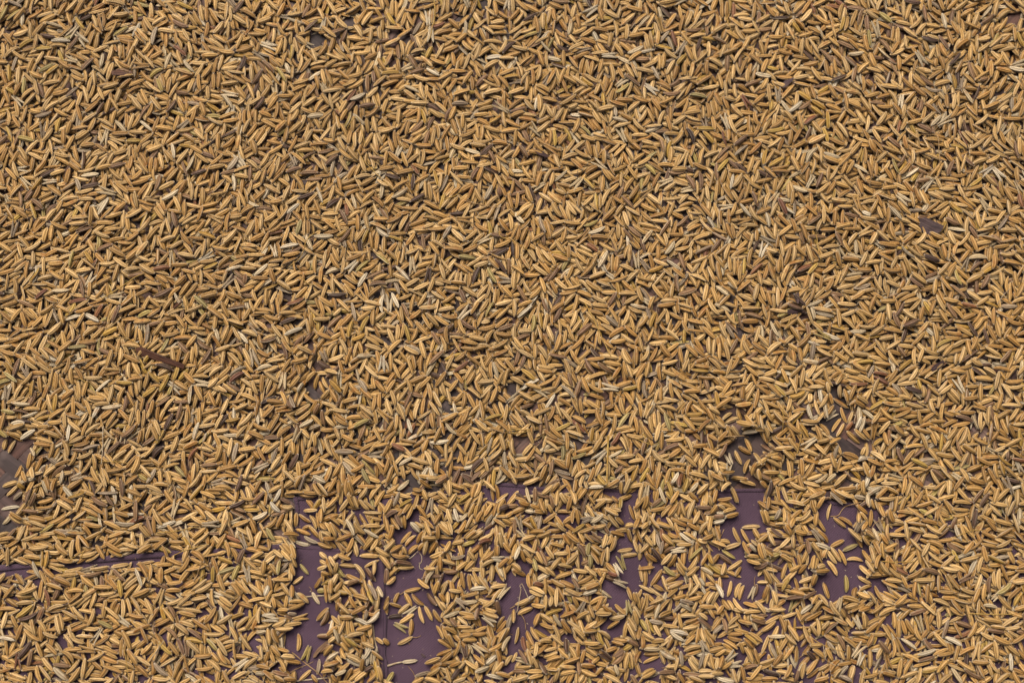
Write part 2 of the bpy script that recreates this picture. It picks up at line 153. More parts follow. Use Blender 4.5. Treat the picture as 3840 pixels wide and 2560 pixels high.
# bare spots, in units of the tiles above (scale .2551) or 0.4465
BARE = [
 (960,1760,.2551,"540 400 900 420 900 560 830 640 940 900 950 1100 1170 1180 1160 1240 1000 1260 930 1340 930 1450 960 1568 780 1568 620 1380 620 1100 590 900 620 640 550 560"),
 (960,2160,.2551,"560 -10 960 -10 900 200 1000 220 1060 400 1180 420 1200 560 1080 600 1060 720 1040 840 900 860 1150 960 1180 1020 980 1180 1020 1300 1000 1360 960 1480 1080 1500 1080 1640 620 1640 640 1480 700 1330 480 1240 540 1100 420 1000 430 860 560 770 690 680 740 580 480 540 730 420 720 320 600 200 540 120"),
 (960,2160,.2551,"1830 -200 1890 -200 1890 900 1750 880 1760 700 1850 560 1880 420 1800 120"),
 (960,2160,.2551,"1740 900 1890 1000 1890 1230 1780 1100"),
 (960,2160,.2551,"250 1330 480 1390 480 1400 300 1390"),
 (1440,1760,.2551,"400 600 520 700 540 930 480 1090 640 1080 640 1280 700 1340 620 1400 600 1500 560 1580 180 1580 230 1480 450 1430 430 1370 390 1290 300 1080 180 1150 180 1020 150 900 240 900 330 880 360 720"),
 (1440,2160,.2551,"180 -10 500 -10 640 230 790 440 800 500 850 680 760 700 800 920 1000 1060 780 1150 840 1190 600 1290 680 1370 640 1400 450 1460 420 1640 280 1640 160 1520 160 1400 40 1480 -10 1560 -10 1030 80 1000 20 920 -10 600 50 600 100 300 40 150"),
 (1440,1760,.2551,"1680 200 1890 200 1890 310 1680 290"), (1920,1760,.2551,"-10 220 200 230 480 280 450 310 -10 290"),
 (1440,1760,.2551,"1700 1150 1750 1080 1850 1230 1780 1290 1690 1270"),
 (1440,2160,.2551,"1800 -10 1890 -10 1890 500 1730 500 1720 560 1800 640 1780 760 1660 820 1650 700 1680 600 1700 340 1840 120"),
 (1440,2160,.2551,"1800 1310 1890 1200 1890 1390 1720 1370"),
 (1920,2160,.2551,"-10 -10 180 -10 240 200 250 300 40 420 -10 440"),
 (1920,2160,.2551,"60 470 300 470 320 720 260 740 390 900 360 940 320 1000 210 800 200 860 130 900 40 1000 100 1050 90 1150 -10 1270 -10 700"),
 (1920,2160,.2551,"480 1180 390 1230 520 1260"), (1920,2160,.2551,"400 760 560 800 480 840 410 820"),
 (1920,1760,.2551,"60 1340 200 1370 310 1400 340 1500 200 1500 80 1420"),
 (1920,1760,.2551,"1600 480 1720 480 1800 760 1650 800 1620 880 1760 1090 1780 1160 1560 1200 1660 1290 1660 1480 1600 1500 1480 1330 1430 1370 1430 1130 1540 1180 1560 1000 1640 980 1560 700 1560 560"),
 (1920,1760,.2551,"1660 1300 1860 1240 1860 1400 1820 1480 1880 1580 1600 1580 1600 1480"),
 (1920,1760,.2551,"1380 280 1560 290 1590 400 1540 440 1400 380"), (1920,1760,.2551,"1640 380 1780 330 1860 330 1790 500 1720 520 1650 480"),
 (1920,2160,.2551,"1420 100 1700 160 1770 370 1700 330 1650 380 1650 500 1490 400 1480 520 1420 330 1320 200 1340 160"),
 (1920,2160,.2551,"1620 -10 1840 -10 1840 160 1780 220 1720 140 1600 40"),
 (1920,2160,.2551,"1400 580 1500 600 1600 640 1690 580 1640 820 1500 880 1460 900 1290 790 1270 720"),
 (2400,1760,.2551,"1140 340 1340 260 1560 280 1840 300 1820 420 1720 460 1760 600 1800 760 1860 920 1750 900 1660 870 1680 1040 1600 1080 1480 1000 1500 1100 1550 1320 1740 1420 1700 1580 1500 1580 1500 1400 1340 1420 1280 1480 1260 1350 1130 1400 1180 1250 1200 1160 1330 1080 1190 1000 1180 830 1250 760 1470 650 1420 560 1370 500 1340 430 1130 430"),
 (2400,2160,.2551,"1200 50 1400 30 1840 -10 1840 140 1800 340 1690 350 1620 400 1500 380 1520 470 1370 330 1370 480 1290 330 1220 300 1260 180"),
 (2400,2160,.2551,"20 1200 300 1200 330 1340 260 1420 100 1320"), (2400,2160,.2551,"1000 570 1060 600 1090 680 1000 680"), (2400,2160,.2551,"1450 1080 1560 1150 1540 1230 1400 1240"),
 (2880,1760,.2551,"740 560 880 470 1000 480 1250 520 1310 620 1260 820 1150 850 1330 1100 1400 1200 1420 1350 1330 1400 1450 1580 800 1580 920 1480 820 1400 800 1290 900 1300 870 1180 920 1080 800 900 720 720"),
 (2880,1760,.2551,"1470 560 1600 580 1620 720 1590 900 1540 840 1480 800 1450 700"),
 (2880,2160,.2551,"760 -10 1330 -10 1540 110 1560 250 1310 160 1230 300 1070 290 1000 340 920 340 730 230 690 130"), (2880,2160,.2551,"1560 60 1700 80 1640 180 1580 150"),
 (2880,2160,.2551,"760 900 860 980 840 1050 760 1000"), (2880,2160,.2551,"960 1130 1040 1180 1000 1240 930 1200"),
 (0,1600,.4465,"-30 50 60 90 130 110 290 130 250 220 230 360 190 320 150 440 130 560 200 660 150 700 110 740 170 830 60 860 -30 900"),
 (2640,1500,.4465,"150 110 270 60 330 150 250 190 320 270 450 280 460 420 400 520 330 560 430 640 520 740 250 730 200 640 270 540 180 520 120 520 200 380 300 320 220 220 140 150"),
 (3060,1400,.4465,"120 120 180 100 190 210 240 260 290 310 270 400 310 480 410 560 420 620 370 700 200 620 170 580 220 530 120 520 30 430 80 370 180 310 140 260"),
 (1080,1280,.4465,"190 10 220 60 200 120 150 120"), (1080,1280,.4465,"210 170 300 230 240 260"), (1080,1280,.4465,"150 350 300 270 340 390 240 480 200 470"),
 (1440,1760,.2551,"180 130 450 90 490 190 350 330 290 340 200 300 350 150"), (1440,1760,.2551,"660 210 820 250 800 310 650 330"),
 (0,0,1,"1150 125 1222 125 1225 178 1160 182"), (0,0,1,"1690 45 1738 55 1735 82 1690 84"), (0,0,1,"1455 110 1502 115 1498 146 1452 140"),
 (0,0,1,"1288 66 1325 70 1322 102 1290 100"), (0,0,1,"2085 90 2110 95 2105 120 2085 115"), (0,0,1,"3780 40 3830 50 3825 95 3780 92"), (0,0,1,"1790 5 1830 0 1825 18 1795 20"),
 (0,0,1,"1652 1502 1692 1508 1688 1546 1655 1545"), (0,0,1,"1905 1432 1945 1440 1940 1482 1910 1478"), (0,0,1,"1915 1628 1990 1632 1990 1688 1925 1692"),
 (0,0,1,"2155 1645 2185 1650 2182 1682 2158 1680"), (0,0,1,"2200 1550 2230 1552 2225 1580 2202 1578"), (0,0,1,"2265 1470 2290 1475 2285 1500 2265 1498"),
 (0,0,1,"1985 1515 2010 1518 2008 1540 1988 1538"), (0,0,1,"2752 1368 2785 1372 2782 1394 2755 1392"), (0,0,1,"2768 1230 2792 1232 2790 1255 2770 1252"),
 (0,0,1,"3440 820 3500 830 3530 860 3470 870"),
 (0,1960,.4465,"-30 362 200 350 310 385 110 412 -30 422"), (0,1960,.4465,"520 350 700 335 900 310 1090 290 1090 330 930 350 720 372 560 378"),
 (480,1960,.4465,"-10 270 180 258 305 245 290 290 200 318 -10 316"), (480,1960,.4465,"400 268 462 258 462 300 410 300"),
 (0,0,1,"215 2392 268 2396 262 2420 212 2416"), (0,0,1,"510 2525 545 2520 560 2550 515 2552"), (0,0,1,"3720 2245 3760 2250 3755 2275 3725 2270"), (0,0,1,"3830 2380 3850 2380 3850 2420 3830 2410"),
]
# loose stalks and straws: colour letter, width px, polyline in photo pixels, label
STALKS = [
 ("p",8,"1441 2498 1472 2489 1508 2481","thick pale grey twisted thread joined to a grain beside the seam"),
 ("y",7,"2281 1632 2279 1720 2274 1824","stiff golden straw standing out straight among grains above the cloth edge"),
 ("s",4,"1090 2445 1140 2486 1185 2520 1232 2565","brown rachis stem lying diagonally across the cloth left of the seam"),
 ("s",3,"1086 2520 1115 2505 1148 2491 1170 2480","thin olive side branch resting against the diagonal brown stem"),
 ("y",4,"2193 1134 2222 1190 2258 1262 2292 1336","long golden straw slanting over the middle of the grain spread"),
 ("s",4,"2544 1762 2580 1778 2604 1796 2632 1800 2670 1816","wavy tan stalk over the pile above the upright cloth patch"),
 ("s",4,"3121 1934 3148 1931 3160 1915 3174 1898 3200 1888 3232 1879","curved tan stem arching over the cloth patch with scattered grains"),
 ("y",3,"3030 2361 3058 2397 3110 2425 3174 2443","fine yellow stalk curving over grains below the right cloth patch"),
 ("p",3,"3089 2415 3097 2466 3110 2480 3135 2494","pale curled stalk hooked between grains below the right cloth patch"),
 ("s",4,"243 1598 234 1645 225 1690","reddish brown straw standing steeply above the exposed mat corner"),
 ("p",4,"389 1598 386 1650 382 1695 378 1742","long pale straw lying upright over the pile beside the mat corner"),
 ("y",3,"367 1730 420 1729 480 1735","level pale yellow straw crossing the upright pale straw"),
 ("p",3,"1938 2295 1945 2260 1953 2211 1950 2195 1958 2186","left leg of the bent pale stalk on the cloth strip"),
 ("p",3,"1958 2186 1968 2210 1986 2256","right leg of the bent pale stalk on the cloth strip"),
 ("y",4,"3633 2299 3700 2302 3799 2300","straight golden straw lying level near the lower right corner"),
 ("y",4,"3296 2103 3350 2107 3428 2104","level golden straw on grains right of the scattered cloth patch"),
 ("y",4,"384 1120 450 1080 500 1046 545 1026","long golden stalk slanting over the spread on the far left"),
 ("y",3,"585 1996 640 1993 690 1985 735 1974","golden wavy stalk lying just above the rolled cloth hem"),
 ("y",3,"650 2080 700 2062 750 2050 788 2040","golden stalk crossing the right end of the rolled cloth hem"),
 ("s",5,"728 2178 742 2150 752 2125 760 2105","forked brown stalk poking out below the rolled cloth hem"),
 ("y",3,"262 2100 290 2080 318 2065","short yellow stalk above the left end of the cloth hem"),
 ("y",3,"305 2095 312 2075 322 2055","second short yellow stalk above the left end of the cloth hem"),
 ("y",3,"408 1195 414 1160 400 1130","faint yellow thread of stalk on the upper left spread"),
 ("y",3,"694 1110 700 1140 698 1175","short upright yellow stalk left of the spread's middle"),
 ("y",3,"1340 560 1362 600 1400 640 1450 690 1480 720","yellow rachis snaking diagonally over upper middle grains"),
 ("y",3,"1298 480 1340 440 1370 540","bent yellow awn near the top middle of the spread"),
 ("y",4,"1628 0 1630 60 1620 110 1612 150","yellow stalk standing between grains at the top edge"),
 ("s",3,"1740 752 1800 765 1850 778 1900 775","dark wiry stem lying over grains above the middle"),
 ("y",3,"1660 752 1700 735 1735 708","short golden twig left of the dark wiry stem"),
 ("y",3,"1870 870 1880 890 1920 900 1990 950","loose yellow stalk over the central grains"),
 ("y",3,"2722 60 2738 100 2752 140","yellow curved awn near the top right centre"),
 ("s",3,"2870 790 2860 760 2855 720 2880 650","tall tan stalk bowed over grains in the upper right"),
 ("y",3,"2838 765 2850 720 2862 690","thin golden awn beside the bowed tan stalk"),
 ("s",4,"3460 500 3510 510 3520 560 3525 620","bent brown stalk on the right hand spread"),
 ("s",3,"3560 350 3590 345 3610 330 3640 320","wavy tan stalk near the upper right corner"),
 ("y",3,"2950 1230 2962 1200 2970 1180","short golden stalk among right of centre grains"),
 ("y",3,"3062 880 3070 950 3080 980","thin yellow stalk hanging over right grains"),
 ("s",3,"3160 1700 3200 1735 3225 1770","tan stalk pointing down from the bare mat board"),
 ("y",3,"2990 1700 3000 1660 3010 1620 3005 1570","upright golden stalk between the two bare mat spots"),
 ("s",5,"2712 1640 2760 1635 2815 1632","brown twig lying across grains on the bare mat spot"),
 ("p",3,"1570 2068 1580 2085 1579 2105 1572 2115 1574 2130 1585 2135","fine curly hair of straw on the cloth right of the seam"),
 ("p",4,"1536 2092 1550 2080 1565 2067","pale pedicel stub on cloth near the curly hair"),
 ("y",3,"2230 2160 2250 2185 2258 2220","golden awn at the upper edge of the slim cloth strip"),
 ("s",3,"2574 2262 2600 2290 2625 2315","brown pedicel leaning over grains below the upright patch"),
 ("p",3,"2884 2080 2895 2110 2905 2160","pale curved stalk left of the scattered cloth patch"),
 ("y",3,"2946 2190 2955 2165 2962 2155","tiny golden hooked stalk left of the scattered cloth patch"),
 ("s",3,"2720 1982 2708 2008","tiny straw sliver on the upright cloth patch"),
 ("y",3,"2940 1520 2935 1560 2932 1620","slender golden stalk dropping from pile to mat spot"),
 ("y",3,"1900 1620 1950 1622 1990 1615","yellow stalk bundle lying above the middle mat spot"),
 ("y",3,"1905 1612 1950 1610 1985 1608","upper strand of the yellow stalk bundle above the mat spot"),
 ("y",3,"1340 1540 1350 1510 1372 1500","golden hook of stalk left of the middle mat spots"),
 ("y",3,"2380 1640 2440 1665 2475 1655","golden stalk weaving between grains right of the golden straw"),
 ("y",3,"1180 870 1150 905 1130 960 1080 1000","loose golden thread over the left middle spread"),
 ("y",3,"1130 1040 1160 1065 1200 1060","short yellow rachis under the golden thread"),
 ("y",3,"520 1290 480 1270 430 1262 400 1262","yellow forked rachis above the dark wood sliver"),
 ("y",3,"330 1435 300 1420 285 1430","short yellow rachis left of the dark wood sliver"),
 ("s",3,"3290 560 3275 620 3260 700","tan awn standing over the upper right spread"),
 ("p",3,"3740 1140 3760 1110 3790 1080","pale straw at the right border of the picture"),
 ("y",3,"3590 2010 3640 1990 3700 1985","yellow awn in the lower right spread"),
 ("y",3,"3520 2520 3530 2490 3540 2460","yellow straw end near the bottom right"),
 ("p",3,"560 2480 590 2440 620 2400","pale straw leaning over the bottom left pile"),
 ("y",3,"485 2560 480 2500 470 2450 460 2420","golden straw at the bottom left edge"),
]

# ------------------------------------------------------------------ photo pixel <-> point on the floor
PW, PH = 3840.0, 2560.0
CT, ST = cos(TILT), sin(TILT)
FX = 36.0 / LENS
CY, CZ = -DIST * ST, DIST * CT
def at(px, py, z=0.003):
    nx = (np.asarray(px, float) / PW - .5) * FX; ny = -(np.asarray(py, float) / PH - .5) * FX * PH / PW
    dx, dy, dz = nx, ny * CT + ST, ny * ST - CT
    k = (z - CZ) / dz
    return k * dx, CY + k * dy
def to_px(x, y, z=0.003):
    rx, ry, rz = x, y - CY, z - CZ
    cy_, cz_ = ry * CT + rz * ST, -ry * ST + rz * CT
    return (rx / -cz_ / FX + .5) * PW, (-(cy_ / -cz_) / FX * PW / PH + .5) * PH
MM = 0.001
rng = np.random.default_rng(11)
random.seed(5)

def tag(o, label=None, cat=None, group=None, kind=None):
    if label: o['label'] = label
    if cat: o['category'] = cat
    if group: o['group'] = group
    if kind: o['kind'] = kind
    return o
def link(name, me, mat=None, parent=None):
    o = bpy.data.objects.new(name, me); COL.objects.link(o)
    if mat: me.materials.append(mat)
    if parent: o.parent = parent
    return o
def empty(name, loc=(0, 0, 0)):
    o = bpy.data.objects.new(name, None); COL.objects.link(o); o.location = loc; o.empty_display_size = .003
    return o
def mesh_np(name, v, f, loc=None, col=None, smooth=True):
    """v (n,3), f (m,4) quads (or (m,3) triangles)"""
    me = bpy.data.meshes.new(name)
    v = np.ascontiguousarray(v, np.float32); f = np.ascontiguousarray(f, np.int32)
    k = f.shape[1]
    me.vertices.add(len(v)); me.vertices.foreach_set('co', v.ravel())
    me.loops.add(f.size); me.loops.foreach_set('vertex_index', f.ravel())
    me.polygons.add(len(f)); me.polygons.foreach_set('loop_start', np.arange(0, f.size, k, dtype=np.int32))
    me.polygons.foreach_set('use_smooth', np.full(len(f), smooth, bool))
    if loc is not None:
        a = me.attributes.new('loc', 'FLOAT_VECTOR', 'POINT'); a.data.foreach_set('vector', np.ascontiguousarray(loc, np.float32).ravel())
    if col is not None:
        a = me.attributes.new('col', 'FLOAT_COLOR', 'POINT'); a.data.foreach_set('color', np.ascontiguousarray(col, np.float32).ravel())
    me.update(calc_edges=True)
    return me

# ------------------------------------------------------------------ materials
def new_mat(name):
    m = bpy.data.materials.new(name); m.use_nodes = True
    return m, m.node_tree.nodes, m.node_tree.links, m.node_tree.nodes['Principled BSDF']
def nd(N, t, **k):
    n = N.new(t)
    for a, b in k.items(): setattr(n, a, b)
    return n
def math_(N, L, op, a, b=None, c=None):
    n = N.new('ShaderNodeMath'); n.operation = op
    for i, x in enumerate((a, b, c)):
        if x is None: continue
        if isinstance(x, (int, float)): n.inputs[i].default_value = x
        else: L.new(x, n.inputs[i])
    return n.outputs[0]
def mixc(N, L, fac, a, b, bt='MIX'):
    n = N.new('ShaderNodeMix'); n.data_type = 'RGBA'; n.blend_type = bt
    for i, x in ((0, fac), (6, a), (7, b)):
        if isinstance(x, (int, float)): n.inputs[i].default_value = x
        elif isinstance(x, tuple): n.inputs[i].default_value = x if len(x) == 4 else x + (1,)
        else: L.new(x, n.inputs[i])
    return n.outputs[2]
def ramp(N, L, x, p0, p1):
    n = N.new('ShaderNodeMapRange'); n.interpolation_type = 'SMOOTHSTEP'
    n.inputs[1].default_value = p0; n.inputs[2].default_value = p1; L.new(x, n.inputs[0])
    return n.outputs[0]

def husk_material():
    m, N, L, P = new_mat('rice_husk')
    al = nd(N, 'ShaderNodeAttribute', attribute_name='loc'); ac = nd(N, 'ShaderNodeAttribute', attribute_name='col')
    sx = N.new('ShaderNodeSeparateXYZ'); L.new(al.outputs['Vector'], sx.inputs[0])
    u, y, z = sx.outputs
    ang = math_(N, L, 'ARCTAN2', z, y)
    ph = math_(N, L, 'MULTIPLY', ac.outputs['Alpha'], 6.28)
    # nerves that run the length of the hull: broad ridges and the thin dark line of the seam
    wav = math_(N, L, 'SINE', math_(N, L, 'MULTIPLY_ADD', ang, 7.0, ph))
    line = ramp(N, L, wav, 0.45, 1.0)
    au = math_(N, L, 'ABSOLUTE', u)
    endm = ramp(N, L, au, 0.97, 0.72)
    line = math_(N, L, 'MULTIPLY', line, endm)
    geo = N.new('ShaderNodeNewGeometry')
    tc = N.new('ShaderNodeTexCoord')
    no = nd(N, 'ShaderNodeTexNoise'); L.new(geo.outputs['Position'], no.inputs['Vector']); no.inputs['Scale'].default_value = 420; no.inputs['Detail'].default_value = 2
    nb = nd(N, 'ShaderNodeTexNoise'); L.new(geo.outputs['Position'], nb.inputs['Vector']); nb.inputs['Scale'].default_value = 190; nb.inputs['Detail'].default_value = 1
    base = ac.outputs['Color']
    dark = mixc(N, L, 1.0, base, (.42, .30, .20), 'MULTIPLY')
    c = mixc(N, L, math_(N, L, 'MULTIPLY', line, .85), base, dark)
    # brown weathering blotches, a few specks
    bl = math_(N, L, 'MULTIPLY', ramp(N, L, nb.outputs['Fac'], .60, .74), .55)
    c = mixc(N, L, bl, c, mixc(N, L, 1.0, base, (.62, .40, .24), 'MULTIPLY'))
    sp = ramp(N, L, no.outputs['Fac'], .72, .78)
    c = mixc(N, L, math_(N, L, 'MULTIPLY', sp, .8), c, (.07, .04, .025))
    # pale dry ends (apex and sterile glumes)
    tip = ramp(N, L, au, .80, 1.0)
    c = mixc(N, L, math_(N, L, 'MULTIPLY', tip, .85), c, mixc(N, L, .72, base, (.54, .46, .36)))
    # pale keel edges
    edge = ramp(N, L, math_(N, L, 'ABSOLUTE', y), .80, .97)
    c = mixc(N, L, math_(N, L, 'MULTIPLY', edge, .55), c, (.48, .38, .25))
    hv = N.new('ShaderNodeHueSaturation'); L.new(c, hv.inputs['Color'])
    L.new(math_(N, L, 'MULTIPLY_ADD', no.outputs['Fac'], .5, .75), hv.inputs['Value'])
    L.new(hv.outputs[0], P.inputs['Base Color'])
    P.inputs['Roughness'].default_value = .52; P.inputs['Specular IOR Level'].default_value = .32
    bp = N.new('ShaderNodeBump'); bp.inputs['Strength'].default_value = .55; bp.inputs['Distance'].default_value = .00035
    h = math_(N, L, 'MULTIPLY', wav, -.7)
    L.new(h, bp.inputs['Height']); L.new(bp.outputs[0], P.inputs['Normal'])
    return m
HUSK = husk_material()

def stalk_material(name, c0, c1):
    m, N, L, P = new_mat(name)
    geo = N.new('ShaderNodeNewGeometry')
    no = nd(N, 'ShaderNodeTexNoise'); L.new(geo.outputs['Position'], no.inputs['Vector']); no.inputs['Scale'].default_value = 260; no.inputs['Detail'].default_value = 3
    L.new(mixc(N, L, ramp(N, L, no.outputs['Fac'], .35, .65), c0, c1), P.inputs['Base Color'])
    P.inputs['Roughness'].default_value = .6; P.inputs['Specular IOR Level'].default_value = .3
    return m
STALK_M = {'y': stalk_material('golden_straw', (.29, .17, .035), (.38, .25, .07)),
           's': stalk_material('brown_straw', (.20, .115, .05), (.30, .195, .09)),
           'p': stalk_material('pale_straw', (.36, .30, .20), (.28, .205, .125))}

def cloth_material():
    m, N, L, P = new_mat('purple_twill')
    geo = N.new('ShaderNodeNewGeometry')
    mp = N.new('ShaderNodeMapping'); mp.inputs['Rotation'].default_value = (0, 0, radians(-62)); L.new(geo.outputs['Position'], mp.inputs[0])
    w = nd(N, 'ShaderNodeTexWave', wave_type='BANDS', bands_direction='X'); L.new(mp.outputs[0], w.inputs['Vector'])
    w.inputs['Scale'].default_value = 420; w.inputs['Distortion'].default_value = 1.5; w.inputs['Detail'].default_value = 2
    no = nd(N, 'ShaderNodeTexNoise'); L.new(geo.outputs['Position'], no.inputs['Vector']); no.inputs['Scale'].default_value = 1600; no.inputs['Detail'].default_value = 3
    nl = nd(N, 'ShaderNodeTexNoise'); L.new(geo.outputs['Position'], nl.inputs['Vector']); nl.inputs['Scale'].default_value = 38; nl.inputs['Detail'].default_value = 5
    c = mixc(N, L, ramp(N, L, nl.outputs['Fac'], .3, .7), (.034, .018, .032), (.058, .033, .053))
    c = mixc(N, L, math_(N, L, 'MULTIPLY', w.outputs['Fac'], .45), c, (.125, .084, .108))
    # dust
    d = math_(N, L, 'MULTIPLY', ramp(N, L, no.outputs['Fac'], .66, .80), .5)
    c = mixc(N, L, d, c, (.20, .15, .135))
    L.new(c, P.inputs['Base Color']); P.inputs['Roughness'].default_value = .9; P.inputs['Specular IOR Level'].default_value = .12
    P.inputs['Sheen Weight'].default_value = .12
    bp = N.new('ShaderNodeBump'); bp.inputs['Strength'].default_value = .5; bp.inputs['Distance'].default_value = .0003
    L.new(math_(N, L, 'ADD', w.outputs['Fac'], no.outputs['Fac']), bp.inputs['Height']); L.new(bp.outputs[0], P.inputs['Normal'])
    return m
CLOTH = cloth_material()

def mat_material():
    m, N, L, P = new_mat('plaited_palm')
    al = nd(N, 'ShaderNodeAttribute', attribute_name='loc'); oi = N.new('ShaderNodeObjectInfo')
    mp = N.new('ShaderNodeMapping'); mp.inputs['Scale'].default_value = (35, 900, 1); L.new(al.outputs['Vector'], mp.inputs[0])
    cb = N.new('ShaderNodeCombineXYZ'); L.new(math_(N, L, 'MULTIPLY', oi.outputs['Random'], 50), cb.inputs[2])
    va = nd(N, 'ShaderNodeVectorMath', operation='ADD'); L.new(mp.outputs[0], va.inputs[0]); L.new(cb.outputs[0], va.inputs[1])
    no = nd(N, 'ShaderNodeTexNoise'); L.new(va.outputs[0], no.inputs['Vector']); no.inputs['Scale'].default_value = 1.0; no.inputs['Detail'].default_value = 4
    geo = N.new('ShaderNodeNewGeometry')
    n2 = nd(N, 'ShaderNodeTexNoise'); L.new(geo.outputs['Position'], n2.inputs['Vector']); n2.inputs['Scale'].default_value = 70; n2.inputs['Detail'].default_value = 3
    cr = N.new('ShaderNodeValToRGB'); L.new(oi.outputs['Random'], cr.inputs[0])
    e = cr.color_ramp.elements; e[0].position = 0; e[0].color = (.022, .0125, .012, 1); e[1].position = 1; e[1].color = (.15, .092, .075, 1)
    k = e.new(.45); k.color = (.048, .028, .025, 1); k = e.new(.75); k.color = (.085, .034, .021, 1)
    c = mixc(N, L, math_(N, L, 'MULTIPLY', ramp(N, L, no.outputs['Fac'], .40, .62), .7), cr.outputs[0], mixc(N, L, 1.0, cr.outputs[0], (.45, .42, .42), 'MULTIPLY'))
    c = mixc(N, L, math_(N, L, 'MULTIPLY', ramp(N, L, n2.outputs['Fac'], .55, .75), .35), c, (.15, .105, .094))
    L.new(c, P.inputs['Base Color']); P.inputs['Roughness'].default_value = .62; P.inputs['Specular IOR Level'].default_value = .3
    bp = N.new('ShaderNodeBump'); bp.inputs['Strength'].default_value = .5; bp.inputs['Distance'].default_value = .0003
    L.new(no.outputs['Fac'], bp.inputs['Height']); L.new(bp.outputs[0], P.inputs['Normal'])
    return m
MATW = mat_material()

def flake_material(name, c0, c1):
    m, N, L, P = new_mat(name)
    al = nd(N, 'ShaderNodeAttribute', attribute_name='loc')
    mp = N.new('ShaderNodeMapping'); mp.inputs['Scale'].default_value = (120, 1400, 1); L.new(al.outputs['Vector'], mp.inputs[0])
    no = nd(N, 'ShaderNodeTexNoise'); L.new(mp.outputs[0], no.inputs['Vector']); no.inputs['Scale'].default_value = 1; no.inputs['Detail'].default_value = 4
    L.new(mixc(N, L, ramp(N, L, no.outputs['Fac'], .35, .65), c0, c1), P.inputs['Base Color'])
    P.inputs['Roughness'].default_value = .65; P.inputs['Specular IOR Level'].default_value = .25
    bp = N.new('ShaderNodeBump'); bp.inputs['Strength'].default_value = .6; bp.inputs['Distance'].default_value = .0004
    L.new(no.outputs['Fac'], bp.inputs['Height']); L.new(bp.outputs[0], P.inputs['Normal'])
    return m
FLAKE_M = {'w': flake_material('dark_wood', (.036, .015, .009), (.095, .041, .023)),
           'd': flake_material('dark_purple_flake', (.028, .017, .018), (.07, .042, .039)),
           'b': flake_material('brown_leaf', (.08, .044, .024), (.18, .11, .062))}

def ground_material():
    m, N, L, P = new_mat('packed_earth')
    geo = N.new('ShaderNodeNewGeometry')
    no = nd(N, 'ShaderNodeTexNoise'); L.new(geo.outputs['Position'], no.inputs['Vector']); no.inputs['Scale'].default_value = 9; no.inputs['Detail'].default_value = 8
    L.new(mixc(N, L, no.outputs['Fac'], (.13, .09, .06), (.24, .18, .13)), P.inputs['Base Color']); P.inputs['Roughness'].default_value = .95
    bp = N.new('ShaderNodeBump'); bp.inputs['Strength'].default_value = .4; bp.inputs['Distance'].default_value = .01
    L.new(no.outputs['Fac'], bp.inputs['Height']); L.new(bp.outputs[0], P.inputs['Normal'])
    return m

# ------------------------------------------------------------------ ground and plaited mat
g = link('ground', mesh_np('ground', [(-60, -60, -.003), (60, -60, -.003), (60, 60, -.003), (-60, 60, -.003)], [(0, 1, 2, 3)]), ground_material())
tag(g, kind='structure')

MATX0, MATX1, MATY0, MATY1 = -.41, .41, -.31, .31
SW = 9.4 * MM
woven = tag(empty('woven_mat'), 'brown diagonally plaited palm mat lying under the grains and the cloth', 'mat')
ANG = {0: radians(-38), 1: radians(47)}
def strip(dirn, k):
    a = ANG[dirn]; d = np.array([cos(a), sin(a)]); n = np.array([-sin(a), cos(a)])
    off = k * SW
    lo, hi = -2.0, 2.0                                # clip the line to the mat rectangle
    for ax, b0, b1 in ((0, MATX0, MATX1), (1, MATY0, MATY1)):
        t0, t1 = (b0 - n[ax] * off) / d[ax], (b1 - n[ax] * off) / d[ax]
        lo, hi = max(lo, min(t0, t1)), min(hi, max(t0, t1))
    if hi - lo < .012: return
    # crossings with the other family are SW / sin(angle between) apart
    b = ANG[1 - dirn]; st = SW / abs(sin(b - a))
    n2 = np.array([-sin(b), cos(b)]); shift = (n2 @ (n * off)) / (n2 @ d)
    i0, i1 = math.floor((lo + shift) / st), math.ceil((hi + shift) / st)
    ts, zs = [], []
    for i in range(i0, i1 + 1):
        j = i if (n2 @ d) > 0 else -i
        over = ((k + j) // 2 + (k if False else 0)) % 2 == (0 if dirn == 0 else 1)
        over = over if dirn == 0 else (((k + j) // 2) % 2 == 1)
        for q in (-.30, .30):
            t = i * st - shift + q * st
            if lo < t < hi: ts.append(t); zs.append(.42 * MM if over else -.30 * MM)
    if len(ts) < 2: return
    ts, zs = np.array(ts), np.array(zs)
    V, LO = [], []
    for v, dz in ((-.465, -.14), (0, .06), (.465, -.14)):
        w = v * SW * (1 + .01 * math.sin(k * 3.1))
        p = d[None] * ts[:, None] + n[None] * (off + w)
        V.append(np.c_[p, zs + dz * MM]); LO.append(np.c_[ts, np.full(len(ts), w), np.zeros(len(ts))])
    m = len(ts); V = np.concatenate(V); LO = np.concatenate(LO)
    i = np.arange(m - 1); F = np.concatenate([np.c_[i + r * m, i + 1 + r * m, i + 1 + (r + 1) * m, i + (r + 1) * m] for r in (0, 1)])
    link('strip', mesh_np('strip', V, F, loc=LO), MATW, woven)
for dirn in (0, 1):
    for k in range(-54, 55): strip(dirn, k)

